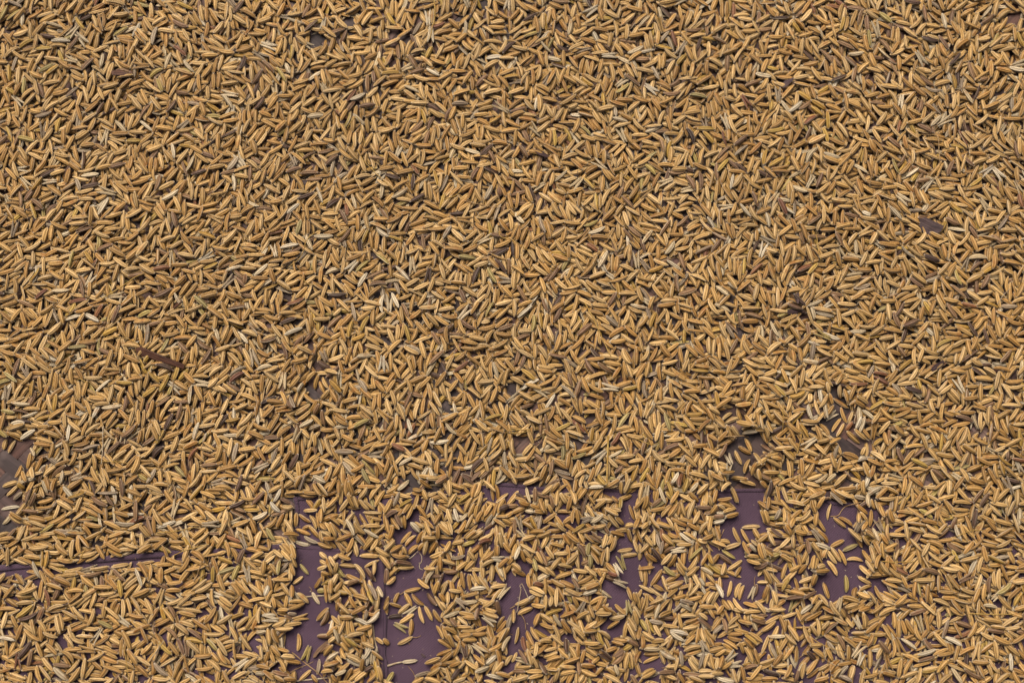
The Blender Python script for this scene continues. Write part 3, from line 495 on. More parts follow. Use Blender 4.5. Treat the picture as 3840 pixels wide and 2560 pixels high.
# ------------------------------------------------------------------ the two pieces of purple cloth
TOP_A = np.array([(1080, 1868), (1110, 1864), (1300, 1862), (1560, 1850), (1700, 1836), (1870, 1812), (2050, 1828), (2260, 1830), (2560, 1840), (2870, 1834), (3080, 1868), (3140, 1884), (3400, 1905), (3700, 1985), (4300, 2060)], float)
TOP_B = np.array([(-420, 2172), (0, 2130), (310, 2102), (620, 2078), (860, 2066), (1110, 2046), (1250, 2062), (1440, 2070)], float)
LEFT_A, RIGHT_B = 1105., 1440.
def wr(x, y, s):
    return (np.sin(x * 31 + s) * np.cos(y * 27 + 2 * s) + .6 * np.sin(x * 74 + y * 41 + s * 3) + .35 * np.sin(x * 140 - y * 90 + s)) * .5
def topA(px): return np.interp(px, TOP_A[:, 0], TOP_A[:, 1])
def topB(px): return np.interp(px, TOP_B[:, 0], TOP_B[:, 1])
def zA(px, py, x, y):
    d = py - topA(px); e = px - LEFT_A
    edge = np.clip(np.minimum(d / 16, e / 14), 0, 1)
    return (.75 + .5 * edge + .22 * wr(x, y, 1.0)) * MM + 1.3 * MM * np.exp(-((py - 2030) / 22.) ** 2) * np.clip((1330 - px) / 120, 0, 1) * np.clip((px - 1110) / 60, 0, 1)
def zB(px, py, x, y):
    d = py - topB(px); e = RIGHT_B - px
    return (1.9 + .35 * wr(x, y, 2.3)) * MM + .7 * MM * np.exp(-(e / 16.) ** 2) + .9 * MM * np.exp(-((d - 26) / 40) ** 2) * np.clip((px - 1080) / 80, 0, 1)
def sheet(name, cols, tops, bot, zf, parent, nr=70):
    C, R = np.meshgrid(cols, np.linspace(0, 1, nr) ** 1.5, indexing='ij')
    PYY = tops[:, None] + (bot - tops[:, None]) * R
    X, Y = at(C, PYY, .0015); Z = zf(C, PYY, X, Y)
    V = np.stack([X, Y, Z], -1)
    low = V.copy(); low[..., 2] = np.maximum(low[..., 2] - .55 * MM, .45 * MM)
    nc = len(cols); n = nc * nr
    idx = np.arange(n).reshape(nc, nr)
    F = np.stack([idx[:-1, :-1], idx[:-1, 1:], idx[1:, 1:], idx[1:, :-1]], -1).reshape(-1, 4)
    rim = np.concatenate([idx[:, 0], idx[-1, 1:], idx[::-1, -1][1:], idx[0, ::-1][1:-1]])
    k = len(rim); VV = np.concatenate([V.reshape(-1, 3), low.reshape(-1, 3)[rim]])
    s = np.arange(k); F2 = np.stack([rim, rim[(s + 1) % k], n + (s + 1) % k, n + s], -1)
    return link(name, mesh_np(name, VV, np.concatenate([F, F2])), CLOTH, parent)
def tube_np(P, R, seg=6, flat=1.0):
    P = np.asarray(P, float); n = len(P); R = np.broadcast_to(np.asarray(R, float), (n,))
    T = np.gradient(P, axis=0); T /= np.linalg.norm(T, axis=1)[:, None] + 1e-12
    S = np.cross(T, (0, 0, 1.0)); S /= np.linalg.norm(S, axis=1)[:, None] + 1e-9
    U = np.cross(S, T)
    th = np.arange(seg) * 2 * pi / seg
    V = P[:, None] + R[:, None, None] * (np.cos(th)[None, :, None] * S[:, None] + flat * np.sin(th)[None, :, None] * U[:, None])
    i = np.arange(n - 1)[:, None]; j = np.arange(seg)[None]
    F = np.stack([i * seg + j, i * seg + (j + 1) % seg, (i + 1) * seg + (j + 1) % seg, (i + 1) * seg + j], -1).reshape(-1, 4)
    V = V.reshape(-1, 3)
    c0, c1 = len(V), len(V) + 1
    V = np.concatenate([V, P[:1], P[-1:]])
    jj = np.arange(seg)
    F = np.concatenate([F, np.stack([(jj + 1) % seg, jj, np.full(seg, c0), np.full(seg, c0)], -1)[:, [0, 1, 2, 2]] * 1, ((n - 1) * seg + np.stack([jj, (jj + 1) % seg, jj * 0, jj * 0], -1)) * 1])
    # caps as triangles: rewrite the last two blocks
    body = F[:(n - 1) * seg]
    tri = np.concatenate([np.stack([(jj + 1) % seg, jj, np.full(seg, c0)], -1), np.stack([(n - 1) * seg + jj, (n - 1) * seg + (jj + 1) % seg, np.full(seg, c1)], -1)])
    return V, body, tri
def tube(name, P, R, mat, parent=None, seg=6, flat=1.0):
    V, body, tri = tube_np(P, R, seg, flat)
    me = bpy.data.meshes.new(name); me.from_pydata([tuple(v) for v in V], [], [tuple(f) for f in body.tolist()] + [tuple(f) for f in tri.tolist()])
    me.polygons.foreach_set('use_smooth', np.ones(len(me.polygons), bool)); me.update()
    return link(name, me, mat, parent)
def smooth_line(pts, n):
    p = np.asarray(pts, float)
    if len(p) < 3: 
        t = np.linspace(0, 1, n)[:, None]; return p[0] * (1 - t) + p[-1] * t
    q = np.concatenate([[2 * p[0] - p[1]], p, [2 * p[-1] - p[-2]]]); out = []
    for t in np.linspace(0, len(p) - 1 - 1e-9, n):
        i = int(t); f = t - i; a, b, c, d = q[i:i + 4]
        out.append(.5 * (2 * b + (c - a) * f + (2 * a - 5 * b + 4 * c - d) * f * f + (3 * b - a - 3 * c + d) * f ** 3))
    return np.array(out)
def on_px(pts, n, z):
    s = smooth_line(pts, n); x, y = at(s[:, 0], s[:, 1], .002)
    return np.c_[x, y, np.broadcast_to(z, (n,))], s
cA = tag(empty('purple_cloth', (*[float(t) for t in at(2300, 2200)], 0)), 'wide dusty purple twill cloth with frayed corner under the lower grains', 'cloth', 'pieces of purple cloth under the grains')
cB = tag(empty('purple_cloth', (*[float(t) for t in at(700, 2300)], 0)), 'purple twill cloth with thick rolled hem lying at lower left', 'cloth', 'pieces of purple cloth under the grains')
def adopt(o, root):
    o.parent = root; o.location = -Vector(root.location); return o
colsA = np.concatenate([np.linspace(LEFT_A, 1500, 60), np.linspace(1520, 4300, 140)])
adopt(sheet('fabric', colsA, topA(colsA), 2800., zA, None), cA)
colsB = np.concatenate([np.linspace(-420, 1000, 90), np.linspace(1012, RIGHT_B, 60)])
adopt(sheet('fabric', colsB, topB(colsB), 2800., zB, None), cB)
def hem_line(pts, n, rad, zc, wob=.12, seg=10, flat=.8, ribs=0):
    P, s = on_px(pts, n, zc)
    P[:, 2] += wr(P[:, 0] * 2, P[:, 1] * 2, .7) * .25 * MM
    t = np.arange(n)
    R = rad * (1 + wob * np.sin(t * .37) * np.sin(t * .11 + 1) + ribs * np.sin(t * 1.9))
    return P, R
P, R = hem_line(TOP_B[:6], 160, 1.75 * MM, 2.2 * MM); adopt(tube('hem', P, R, CLOTH, None, 10, .8), cB)
HEMB = (P.copy(), R.copy())
P, R = hem_line(TOP_B[5:], 40, 1.3 * MM, 2.0 * MM); adopt(tube('fold', P, R, CLOTH, None, 10, .7), cB)
P, R = hem_line([(1441, 2068), (1437, 2200), (1444, 2330), (1440, 2450), (1449, 2520), (1443, 2790)], 80, .95 * MM, 2.0 * MM); adopt(tube('seam', P, R, CLOTH, None, 8, .8), cB)
P, R = hem_line([(1108, 1862), (1114, 1910), (1110, 1960), (1117, 2010), (1112, 2050)], 60, 1.25 * MM, 1.3 * MM, ribs=.14); adopt(tube('hem', P, R, CLOTH, None, 8, .7), cA)
P, R = hem_line([(a, b + 4) for a, b in TOP_A[1:]], 220, 1.05 * MM, 1.15 * MM); adopt(tube('hem', P, R, CLOTH, None, 8, .75), cA)
for pts in ([(1075, 2243), (1150, 2236), (1220, 2231)], [(1399, 2340), (1404, 2390), (1418, 2446)], [(1040, 2562), (1120, 2551), (1250, 2538)]):
    P, s = on_px(pts, 24, 0.0); P[:, 2] = zB(s[:, 0], s[:, 1], P[:, 0], P[:, 1]) + .25 * MM
    adopt(tube('thread', P, .42 * MM, STALK_M['p'], None, 6), cB)

# ------------------------------------------------------------------ height field on which the grains come to rest
RES = .5 * MM
GX0, GX1, GY0, GY1 = -.326, .326, -.232, .235
NX, NY = int((GX1 - GX0) / RES), int((GY1 - GY0) / RES)
gx = GX0 + (np.arange(NX) + .5) * RES; gy = GY0 + (np.arange(NY) + .5) * RES
XX, YY = np.meshgrid(gx, gy, indexing='ij')
PXG, PYG = to_px(XX, YY, .0025)
H = np.full((NX, NY), .35 * MM)
mA = (PXG > LEFT_A) & (PYG > topA(PXG)); H[mA] = zA(PXG, PYG, XX, YY)[mA]
mB = (PXG < RIGHT_B) & (PYG > topB(PXG)); H[mB] = zB(PXG, PYG, XX, YY)[mB]
mH = (np.abs(PYG - topB(PXG)) < 11) & (PXG < 1110); H[mH] = np.maximum(H[mH], 3.4 * MM)
H0 = H.copy()
OWN = np.full((NX, NY), -1, np.int32)
BAREM = np.zeros((NX, NY), bool)
for ox, oy, sc, txt in BARE:
    q = np.array([float(t) for t in txt.split()]).reshape(-1, 2) * sc + (ox, oy)
    if sc == 1: q = q.mean(0) + (q - q.mean(0)) * .72
    sel = (PXG > q[:, 0].min()) & (PXG < q[:, 0].max()) & (PYG > q[:, 1].min()) & (PYG < q[:, 1].max())
    ii = np.nonzero(sel); x, y = PXG[ii], PYG[ii]; ins = np.zeros(len(x), bool)
    for a, b in zip(q, np.roll(q, -1, 0)):
        cr = ((a[1] > y) != (b[1] > y)) & (x < (b[0] - a[0]) * (y - a[1]) / (b[1] - a[1] + 1e-9) + a[0]); ins ^= cr
    BAREM[ii[0][ins], ii[1][ins]] = True

US = np.array([-.92, -.65, -.35, 0., .35, .65, .92])
PROF = np.sqrt(np.clip(1 - np.abs(US) ** 2.4, 0, 1))
VS = np.array([-.6, 0., .6])
IL, IR = np.meshgrid([0, 1, 2], [4, 5, 6], indexing='ij'); IL, IR = IL.ravel(), IR.ravel()
WR = (0 - US[IL]) / (US[IR] - US[IL])
G = []          # dicts of settled grains
def settle(xs, ys, yaws, Lh, wh, th, pick=True, check=True):
    """rest each candidate on the height field, return the best one"""
    c, s = np.cos(yaws), np.sin(yaws)
    ux = xs[:, None, None] + c[:, None, None] * US[None, :, None] * Lh - s[:, None, None] * VS[None, None, :] * PROF[None, :, None] * wh
    uy = ys[:, None, None] + s[:, None, None] * US[None, :, None] * Lh + c[:, None, None] * VS[None, None, :] * PROF[None, :, None] * wh
    ix = np.clip(((ux - GX0) / RES).astype(int), 0, NX - 1); iy = np.clip(((uy - GY0) / RES).astype(int), 0, NY - 1)
    bad = BAREM[ix, iy].any((1, 2)) if check else None
    h = H[ix, iy] + th * PROF[None, :, None] * np.sqrt(1 - VS ** 2 * .8)[None, None]
    d = h.max(2)
    pr = d[:, IL] * (1 - WR) + d[:, IR] * WR
    b = pr.argmax(1); k = np.arange(len(xs)); z0 = pr[k, b]
    sl = (d[k, IR[b]] - d[k, IL[b]]) / ((US[IR[b]] - US[IL[b]]) * Lh)
    cen = d[:, 3] > z0
    z0 = np.where(cen, d[:, 3], z0)
    if bad is not None:
        z0 = z0 + bad * 1.0
    i = int((z0 + np.abs(sl) * Lh * .8).argmin()) if pick else 0
    return i, float(z0[i]), float(np.clip(sl[i], -.45, .45))
def stamp(gid, x, y, yaw, z0, sl, Lh, wh, th):
    r = int(Lh / RES) + 2
    i, j = int((x - GX0) / RES), int((y - GY0) / RES)
    a, b, c_, d_ = max(i - r, 0), min(i + r + 1, NX), max(j - r, 0), min(j + r + 1, NY)
    if a >= b or c_ >= d_: return
    dx = XX[a:b, c_:d_] - x; dy = YY[a:b, c_:d_] - y
    u = (dx * cos(yaw) + dy * sin(yaw)) / Lh; v = (-dx * sin(yaw) + dy * cos(yaw)) / wh
    q = 1 - np.abs(u) ** 2.4 - v * v
    top = z0 + sl * u * Lh + th * np.sqrt(np.clip(q, 0, 1)) * .92
    hh = H[a:b, c_:d_]; m = (q > 0) & (top > hh)
    hh[m] = top[m]; OWN[a:b, c_:d_][m] = gid

KINDS = 'gyporbdk'
def kind_draw():
    r = rng.random()
    for k, p in (('g', .800), ('y', .028), ('p', .060), ('o', .012), ('b', .055), ('k', .022), ('d', .012), ('r', .006)):
        if r < p: return k
        r -= p
    return 'g'
def add_grain(x, y, yaw, z0, sl, Lh, wh, th, kind, split, traced=False, stalk=None):
    gid = len(G)
    G.append(dict(x=x, y=y, yaw=yaw, z=z0, sl=sl, L=Lh, w=wh, t=th, kind=kind, split=split, traced=traced, stalk=stalk))
    stamp(gid, x, y, yaw, z0, sl, Lh, wh, th)
def dims(kind):
    Lh = float(np.clip(rng.normal(4.95, .38), 3.8, 5.8)) * MM; wh = float(np.clip(rng.normal(1.31, .14), .95, 1.7)) * MM
    th = wh * rng.uniform(.66, .80)
    if kind in 'pk': th *= .72
    q = rng.random()
    if q < .03: Lh *= rng.uniform(.5, .75)
    elif q < .11: wh *= rng.uniform(.62, .8); th *= .8
    return Lh, wh, th
def layers(px, py):
    """how thick the spread lies, in layers of grains"""
    t = 1.58
    def bump(cx, cy, sx, sy, a): return a * np.exp(-((px - cx) / sx) ** 2 - ((py - cy) / sy) ** 2)
    t = t + bump(3300, 900, 700, 700, .22) + bump(500, 1250, 500, 350, .2) + bump(300, 400, 600, 400, .2)
    t = t - bump(1600, 60, 700, 200, .30) - bump(2100, 1650, 1100, 260, .35) - bump(1190, 1430, 160, 260, .2) - bump(3150, 1600, 250, 200, .25)
    low = 1 / (1 + np.exp(-(py - 1860) / 40.))
    t = t * (1 - low) + low * np.where((px > 980) & (px < 3330), .86, 1.45)
    return np.maximum(t, .4)
AREA = (GX1 - GX0) * (GY1 - GY0)
LMAX = 2.2
N0 = int(LMAX * AREA / (18.5 * MM * MM))
xs_, ys_ = rng.uniform(GX0 + .004, GX1 - .004, N0), rng.uniform(GY0 + .004, GY1 - .004, N0)
pxx, pyy = to_px(xs_, ys_)
keep = rng.random(N0) < layers(pxx, pyy) / LMAX
xs_, ys_ = xs_[keep], ys_[keep]
# grains lie combed in loose drifts: main direction (degrees) at a few places of the photo
COMB = np.array([(200, 150, 55), (200, 600, 40), (700, 250, 120), (1000, 600, 75), (1600, 200, 85), (1500, 700, 60), (2200, 300, 100), (2100, 800, 120), (2800, 300, 70), (2700, 800, 95), (3300, 250, 135),
    (3300, 700, 150), (3750, 300, 60), (3700, 900, 140), (150, 1100, 20), (600, 1000, 35), (600, 1400, 60), (1000, 1200, 50), (1500, 1300, 80), (1900, 1100, 65), (2300, 1300, 110), (2800, 1200, 140), (3200, 1250, 20),
    (3600, 1400, 165), (200, 1900, 35), (700, 1850, 25), (300, 2300, 155), (800, 2300, 165), (500, 2100, 170), (800, 2500, 130), (3500, 1800, 20), (3700, 2100, 160), (3500, 2300, 140), (3400, 2520, 30), (3750, 2500, 150), (2000, 1600, 70), (1500, 1650, 95)], float)
_c2, _s2 = np.cos(2 * np.radians(COMB[:, 2])), np.sin(2 * np.radians(COMB[:, 2]))
def comb(px, py):
    w = 1 / (((COMB[:, 0] - px) ** 2 + (COMB[:, 1] - py) ** 2) / 250. ** 2 + .3) ** 2
    return .5 * math.atan2((w * _s2).sum(), (w * _c2).sum())
KC = 22
for x, y in zip(xs_, ys_):
    k = kind_draw(); split = rng.random() < (.30 if k in 'pk' else .012)
    Lh, wh, th = dims(k)
    jx = x + rng.uniform(-7, 7, KC) * MM; jy = y + rng.uniform(-7, 7, KC) * MM; yw = comb(*to_px(x, y)) + rng.normal(0, .9, KC) + pi * (rng.random(KC) < .5)
    if rng.random() < .42: yw = rng.uniform(0, 2 * pi, KC)
    i, z0, sl = settle(jx, jy, yw, Lh, wh, th)
    if z0 > .5: continue
    st = None
    if rng.random() < .075: st = 'auto'
    add_grain(float(jx[i]), float(jy[i]), float(yw[i]), z0, sl, Lh, wh, th, k, split, False, st)
NPROC = len(G)
for tiles, sc in ((TRACED2, .4465), (TRACED, .2551)):
    for (ox, oy), txt in tiles.items():
        for tok in txt.replace('\n', '').split(';'):
            p = tok.split()
            if len(p) < 4: continue
            n = [float(q) * sc for q in p[:4]]; kd = p[4] if len(p) > 4 else 'g'
            ax, ay = at(ox + n[0], oy + n[1]); bx, by = at(ox + n[2], oy + n[3])
            Lh = float(np.clip(math.hypot(bx - ax, by - ay) / 2 * 1.02, 2.6 * MM, 5.6 * MM)); wh = float(np.clip(rng.normal(1.33, .11), 1.0, 1.65)) * MM
            th = wh * rng.uniform(.70, .86)
            if kd in 'pk': th *= .75
            yaw = math.atan2(by - ay, bx - ax); stalk = None
            if len(p) > 6:
                sx, sy = at(ox + float(p[5]) * sc, oy + float(p[6]) * sc); stalk = (float(sx), float(sy))
                if math.hypot(sx - ax, sy - ay) > math.hypot(sx - bx, sy - by): yaw += pi
            elif rng.random() < .5: yaw += pi
            x, y = float(ax + bx) / 2, float(ay + by) / 2
            i, z0, sl = settle(np.array([x]), np.array([y]), np.array([yaw]), Lh, wh, th, False, False)
            add_grain(x, y, yaw, z0, sl, Lh, wh, th, kd.lower(), kd.isupper(), True, stalk)
vis = np.bincount(OWN[OWN >= 0], minlength=len(G))
print('grains', len(G), 'traced', len(G) - NPROC, 'visible', int((vis > 0).sum()))

# ------------------------------------------------------------------ grain shape
RU = np.array([-1., -.91, -.66, -.24, .24, .66, .90, 1.0])
RR = np.array([.10, .44, .83, 1.0, 1.0, .80, .39, .05])
SEG = 8
TH = (np.arange(SEG) + .5) * 2 * pi / SEG
def profile_verts():
    U, T = np.meshgrid(RU, TH, indexing='ij'); R = np.meshgrid(RR, TH, indexing='ij')[0]
    ridge = 1 + .11 * np.cos(T * 4 + .6)
    return U.ravel(), (R * np.cos(T) * ridge).ravel(), (R * np.sin(T) * ridge).ravel(), np.cos(T).ravel(), np.sin(T).ravel()
TU, TY, TZ, TC, TS = profile_verts()
NV = len(TU)
_i = np.arange(len(RU) - 1)[:, None]; _j = np.arange(SEG)[None]
QF = np.stack([_i * SEG + _j, (_i + 1) * SEG + _j, (_i + 1) * SEG + (_j + 1) % SEG, _i * SEG + (_j + 1) % SEG], -1).reshape(-1, 4)
QJ = np.broadcast_to(_j, (len(RU) - 1, SEG)).ravel()
BASEC = {'g': ((.400, .244, .078), (.305, .165, .045), (.490, .335, .145)), 'y': ((.36, .225, .048), (.33, .19, .04), (.37, .25, .06)),
         'p': ((.46, .375, .235), (.43, .33, .18), (.50, .43, .30)), 'o': ((.31, .24, .075), (.33, .24, .07), (.29, .235, .10)),
         'b': ((.190, .110, .052), (.235, .14, .065), (.155, .09, .05)), 'k': ((.275, .215, .140), (.33, .265, .17), (.23, .17, .11)),
         'd': ((.072, .040, .024), (.10, .056, .034), (.050, .029, .020)), 'r': ((.19, .085, .038), (.22, .10, .04), (.15, .06, .03))}
def grain_params(gr):
    """one or two shells (split hull) of this grain: rows of x y z yaw slope roll L w t bend rgb phase"""
    a, b, c = (np.array(t) for t in BASEC[gr['kind']])
    w = rng.random(); col = a * (1 - w) + (b if rng.random() < .5 else c) * w
    col = np.clip(col * rng.uniform(.74, 1.16), 0, .8)
    dr = wr(gr['x'] * .7, gr['y'] * .8, 4.1); col = col * (1 + .09 * dr) * (1 + np.array([.02, 0, -.05]) * wr(gr['x'], gr['y'], 8.)) 
    bend = rng.normal(0, .05); roll = rng.normal(0, .38)
    row = lambda x, y, z, yaw, wd, th, ro, bd: [x, y, z, yaw, gr['sl'], ro, gr['L'], wd, th, bd, *col, rng.random()]
    if not gr['split']: return [row(gr['x'], gr['y'], gr['z'], gr['yaw'], gr['w'], gr['t'], roll, bend)]
    out = []
    for sgn in (-1, 1):
        off = sgn * gr['w'] * .52; da = sgn * rng.uniform(.07, .14); yw = gr['yaw'] + da
        bx = gr['x'] - cos(gr['yaw']) * gr['L'] - sin(gr['yaw']) * off * .55; by = gr['y'] - sin(gr['yaw']) * gr['L'] + cos(gr['yaw']) * off * .55
        out.append(row(bx + cos(yw) * gr['L'], by + sin(yw) * gr['L'], gr['z'], yw, gr['w'] * .60, gr['t'] * .8, sgn * .5, sgn * .05))
    return out
def grain_verts(P):
    P = np.asarray(P, float); n = len(P)
    x, y, z, yaw, sl, ro, L_, w, t, bd = (P[:, i:i + 1] for i in range(10))
    lx = TU[None] * L_; ly = TY[None] * w + bd * L_ * (TU[None] ** 2 - .3) * 2; lz = TZ[None] * t
    cr, sr = np.cos(ro), np.sin(ro)
    ly, lz = ly * cr - lz * sr, ly * sr + lz * cr
    cp = 1 / np.sqrt(1 + sl * sl); sp = sl * cp
    lx, lz = lx * cp - lz * sp, lx * sp + lz * cp
    X = x + lx * np.cos(yaw) - ly * np.sin(yaw); Y = y + lx * np.sin(yaw) + ly * np.cos(yaw); Z = z + lz
    V = np.stack([X, Y, Z], -1)
    loc = np.broadcast_to(np.stack([TU, TC, TS], -1)[None], V.shape)
    col = np.repeat(P[:, None, 10:14], NV, 1)
    return V, loc, col
def stalk_path(gr):
    """pedicel that leaves the base of the grain"""
    c, s = cos(gr['yaw']), sin(gr['yaw'])
    b = np.array([gr['x'] - c * gr['L'] * .97, gr['y'] - s * gr['L'] * .97, gr['z'] - gr['sl'] * gr['L']])
    if gr['stalk'] == 'auto':
        ln = rng.uniform(1.5, 4.0) * MM if rng.random() < .7 else rng.uniform(4, 11) * MM; a = gr['yaw'] + pi + rng.normal(0, .35)
        e = b + np.array([cos(a) * ln, sin(a) * ln, 0])
    else: e = np.array([*gr['stalk'], 0])
    m = (b + e) / 2; nrm = np.array([-(e - b)[1], (e - b)[0], 0]) * rng.uniform(-.15, .15)
    P = smooth_line([b, m + nrm, e], 7)
    ix = np.clip(((P[:, 0] - GX0) / RES).astype(int), 0, NX - 1); iy = np.clip(((P[:, 1] - GY0) / RES).astype(int), 0, NY - 1)
    P[:, 2] = np.maximum(np.linspace(b[2], H[ix[-1], iy[-1]] + .25 * MM, 7), H[ix, iy] * np.linspace(0, 1, 7) + .1 * MM)
    return P

# ------------------------------------------------------------------ the 300 grains that show largest, each a thing of its own
cand = [i for i in range(NPROC, len(G)) if vis[i] > 0]
cand.sort(key=lambda i: -vis[i] * (1 + .25 * (G[i]['y'] < 0)))
def in_frame(i):
    a, b = to_px(G[i]['x'], G[i]['y']); return 25 < a < 3815 and 25 < b < 2535
solo = [i for i in cand if in_frame(i)][:300]
solo_set = set(solo)
ANCH = [((1130, 1920), 'the frayed cloth corner'), ((1160, 2100), 'the fold under the frayed corner'), ((1180, 2270), "bare cloth left of the seam"),
        ((1180, 2440), "the diagonal stem"), ((1540, 2010), "the cloth tongue above the cluster"), ((1540, 2190), 'the grain cluster right of the seam'),
        ((1560, 2430), "the widest bare cloth patch"), ((1790, 2330), "the pile between middle patches"), ((1960, 2200), 'the bent pale stalk'),
        ((1960, 2420), 'the cloth below the bent stalk'), ((1750, 1950), 'the pile above the bent stalk'), ((2130, 2000), 'the heap below the golden straw'), ((2340, 1900), 'the upper slim cloth strip'),
        ((2340, 2080), "the slim strip's middle"), ((2320, 2300), 'the lower slim cloth strip'), ((2150, 2430), 'the heap below the slim strip'),
        ((2560, 1950), 'the heap left of the upright patch'), ((2760, 1880), "cloth under the mat opening"), ((2780, 2060), 'the middle of the upright patch'), ((2760, 2220), 'the foot of the upright patch'),
        ((2560, 2350), 'the heap below the upright patch'), ((3130, 1920), 'the arching tan stem'), ((3150, 2070), 'the patch of scattered grains'), ((3130, 2230), 'the foot of the scattered patch'),
        ((2980, 2050), 'the heap left of the scattered patch'), ((3120, 2420), "the curling stalks"), ((50, 1750), 'the bare mat corner'), ((2770, 1640), 'the mat opening above the cloth'),
        ((3160, 1620), 'the dark bare mat board'), ((1190, 1450), 'the mat gap beside the pale hulls')]
CW = {'g': 'golden', 'p': 'pale', 'o': 'olive', 'y': 'orange-gold', 'd': 'blackish', 'r': 'reddish', 'b': 'brown', 'k': 'grey'}
ORD = ['first', 'second', 'third', 'fourth', 'fifth', 'sixth', 'seventh', 'eighth', 'ninth', 'tenth', 'eleventh', 'twelfth', 'thirteenth', 'fourteenth']
bucket = {}
for i in solo:
    gr = G[i]; px, py = (float(t) for t in to_px(gr['x'], gr['y']))
    anc = min(ANCH, key=lambda a: math.hypot(a[0][0] - px, a[0][1] - py))[1]
    a = math.degrees(gr['yaw']) % 180
    lean = 'lying level' if a < 22 or a > 158 else 'leaning right' if a < 68 else 'standing upright' if a < 112 else 'leaning left'
    bucket.setdefault((CW[gr['kind']] + (' split' if gr['split'] else ''), lean, anc), []).append((py, i))
label_of = {}
for (cw, lean, anc), L_ in bucket.items():
    L_.sort()
    for n, (py, i) in enumerate(L_):
        label_of[i] = f'{cw} rice grain {lean} by {anc}' if len(L_) == 1 else f'{cw} grain {lean}, {ORD[n]} from top by {anc}'
PALEA = np.isin(QJ, (1, 2, 3))
pile_rows = []; pile_stalks = []
for i, gr in enumerate(G):
    if i in solo_set:
        root = tag(empty('rice_grain', (gr['x'], gr['y'], gr['z'])), label_of[i], 'rice grain', 'rice grains lying loose on and around the bare cloth')
        o = np.array([gr['x'], gr['y'], gr['z']])
        V, lo, co = grain_verts(grain_params(gr))
        for q in range(len(V)):
            if len(V) == 2: halves = (('lemma' if q == 0 else 'palea', np.ones(len(QF), bool)),)
            else: halves = (('lemma', ~PALEA), ('palea', PALEA))
            for nm, msk in halves:
                f = QF[msk]; used = np.unique(f); rm = np.zeros(NV, int); rm[used] = np.arange(len(used))
                link(nm, mesh_np(nm, V[q][used] - o, rm[f], lo[q][used], co[q][used]), HUSK, root)
        if gr['stalk'] is not None:
            st = tube('stalk', stalk_path(gr) - o, np.linspace(.24, .16, 7) * MM, STALK_M['p' if gr['kind'] in 'pk' else 's'], root, 5)
    elif vis[i] > 4:
        pile_rows += grain_params(gr)
        if gr['stalk'] is not None: pile_stalks.append(stalk_path(gr))
V, lo, co = grain_verts(pile_rows)
n = len(V)
F = (QF[None] + (np.arange(n) * NV)[:, None, None]).reshape(-1, 4)
pile = link('rice_spread', mesh_np('rice_spread', V.reshape(-1, 3), F, lo.reshape(-1, 3), co.reshape(-1, 4)), HUSK)
tag(pile, 'thick spread of golden unhusked rice grains drying over mat and cloth', 'rice', kind='stuff')
VV, FF, nv = [], [], 0
for P in pile_stalks:
    v, b, t = tube_np(P, np.linspace(.22, .14, len(P)) * MM, 4); VV.append(v); FF.append(b + nv); nv += len(v)
st = link('stalk', mesh_np('stalk', np.concatenate(VV), np.concatenate(FF)), STALK_M['s'], pile); st['kind'] = 'stuff'

# ------------------------------------------------------------------ loose stalks and straws
def rest_z(P, rad, lift=.0):
    ix = np.clip(((P[:, 0] - GX0) / RES).astype(int), 1, NX - 2); iy = np.clip(((P[:, 1] - GY0) / RES).astype(int), 1, NY - 2)
    h = H[ix, iy]
    n = len(h); k = max(2, n // 6)
    hm = np.array([h[max(0, a - k):a + k + 1].max() for a in range(n)])
    ker = np.ones(k) / k; pad = np.pad(hm, k, 'edge'); sm = np.convolve(pad, ker, 'same')[k:-k]
    return np.maximum(sm, h) * .75 + sm * .25 + rad + lift
for c, w, txt, lab in STALKS:
    q = np.array([float(t) for t in txt.split()]).reshape(-1, 2)
    n = 26; s = smooth_line(q, n); s += np.cumsum(rng.normal(0, .25, s.shape), 0)
    x, y = at(s[:, 0], s[:, 1], .006); rad = w * .074 * MM
    P = np.c_[x, y, np.zeros(n)]; P[:, 2] = rest_z(P, rad)
    o = np.array([P[0, 0], P[0, 1], P[0, 2]])
    t = tube('straw' if w >= 4 else 'stalk_bit', P - o, rad * np.linspace(1.1, .7, n), STALK_M[c], None, 6)
    t.location = o; tag(t, lab, 'straw', 'loose straws and stalk bits on the rice')

# ------------------------------------------------------------------ flakes of wood, leaf and bark
# crumbs of chaff dust on the bare cloth
CR = []
for _ in range(260):
    px, py = rng.uniform(1100, 3350), rng.uniform(1860, 2555); x, y = (float(t) for t in at(px, py))
    a, c_ = int((x - GX0) / RES), int((y - GY0) / RES)
    if OWN[a, c_] >= 0: continue
    s = rng.uniform(.10, .28) * MM; e = rng.uniform(1, 4); th = rng.uniform(0, pi)
    CR.append((x, y, H[a, c_] + s * .3, s, e, th))
VV, FF = [], []
for x, y, z, s, e, th in CR:
    o = len(VV)
    for dx, dy, dz in ((-e, 0, 0), (0, -1, 0), (e, 0, 0), (0, 1, 0), (0, 0, 1)):
        VV.append((x + s * (dx * cos(th) - dy * sin(th)), y + s * (dx * sin(th) + dy * cos(th)), z + s * dz))
    FF += [(o + i, o + (i + 1) % 4, o + 4) for i in range(4)]
cr = link('chaff_dust', mesh_np('chaff_dust', np.array(VV), np.array(FF), smooth=False), STALK_M['p'])
tag(cr, 'tiny pale chaff crumbs sprinkled on the bare purple cloth', 'chaff', kind='stuff')

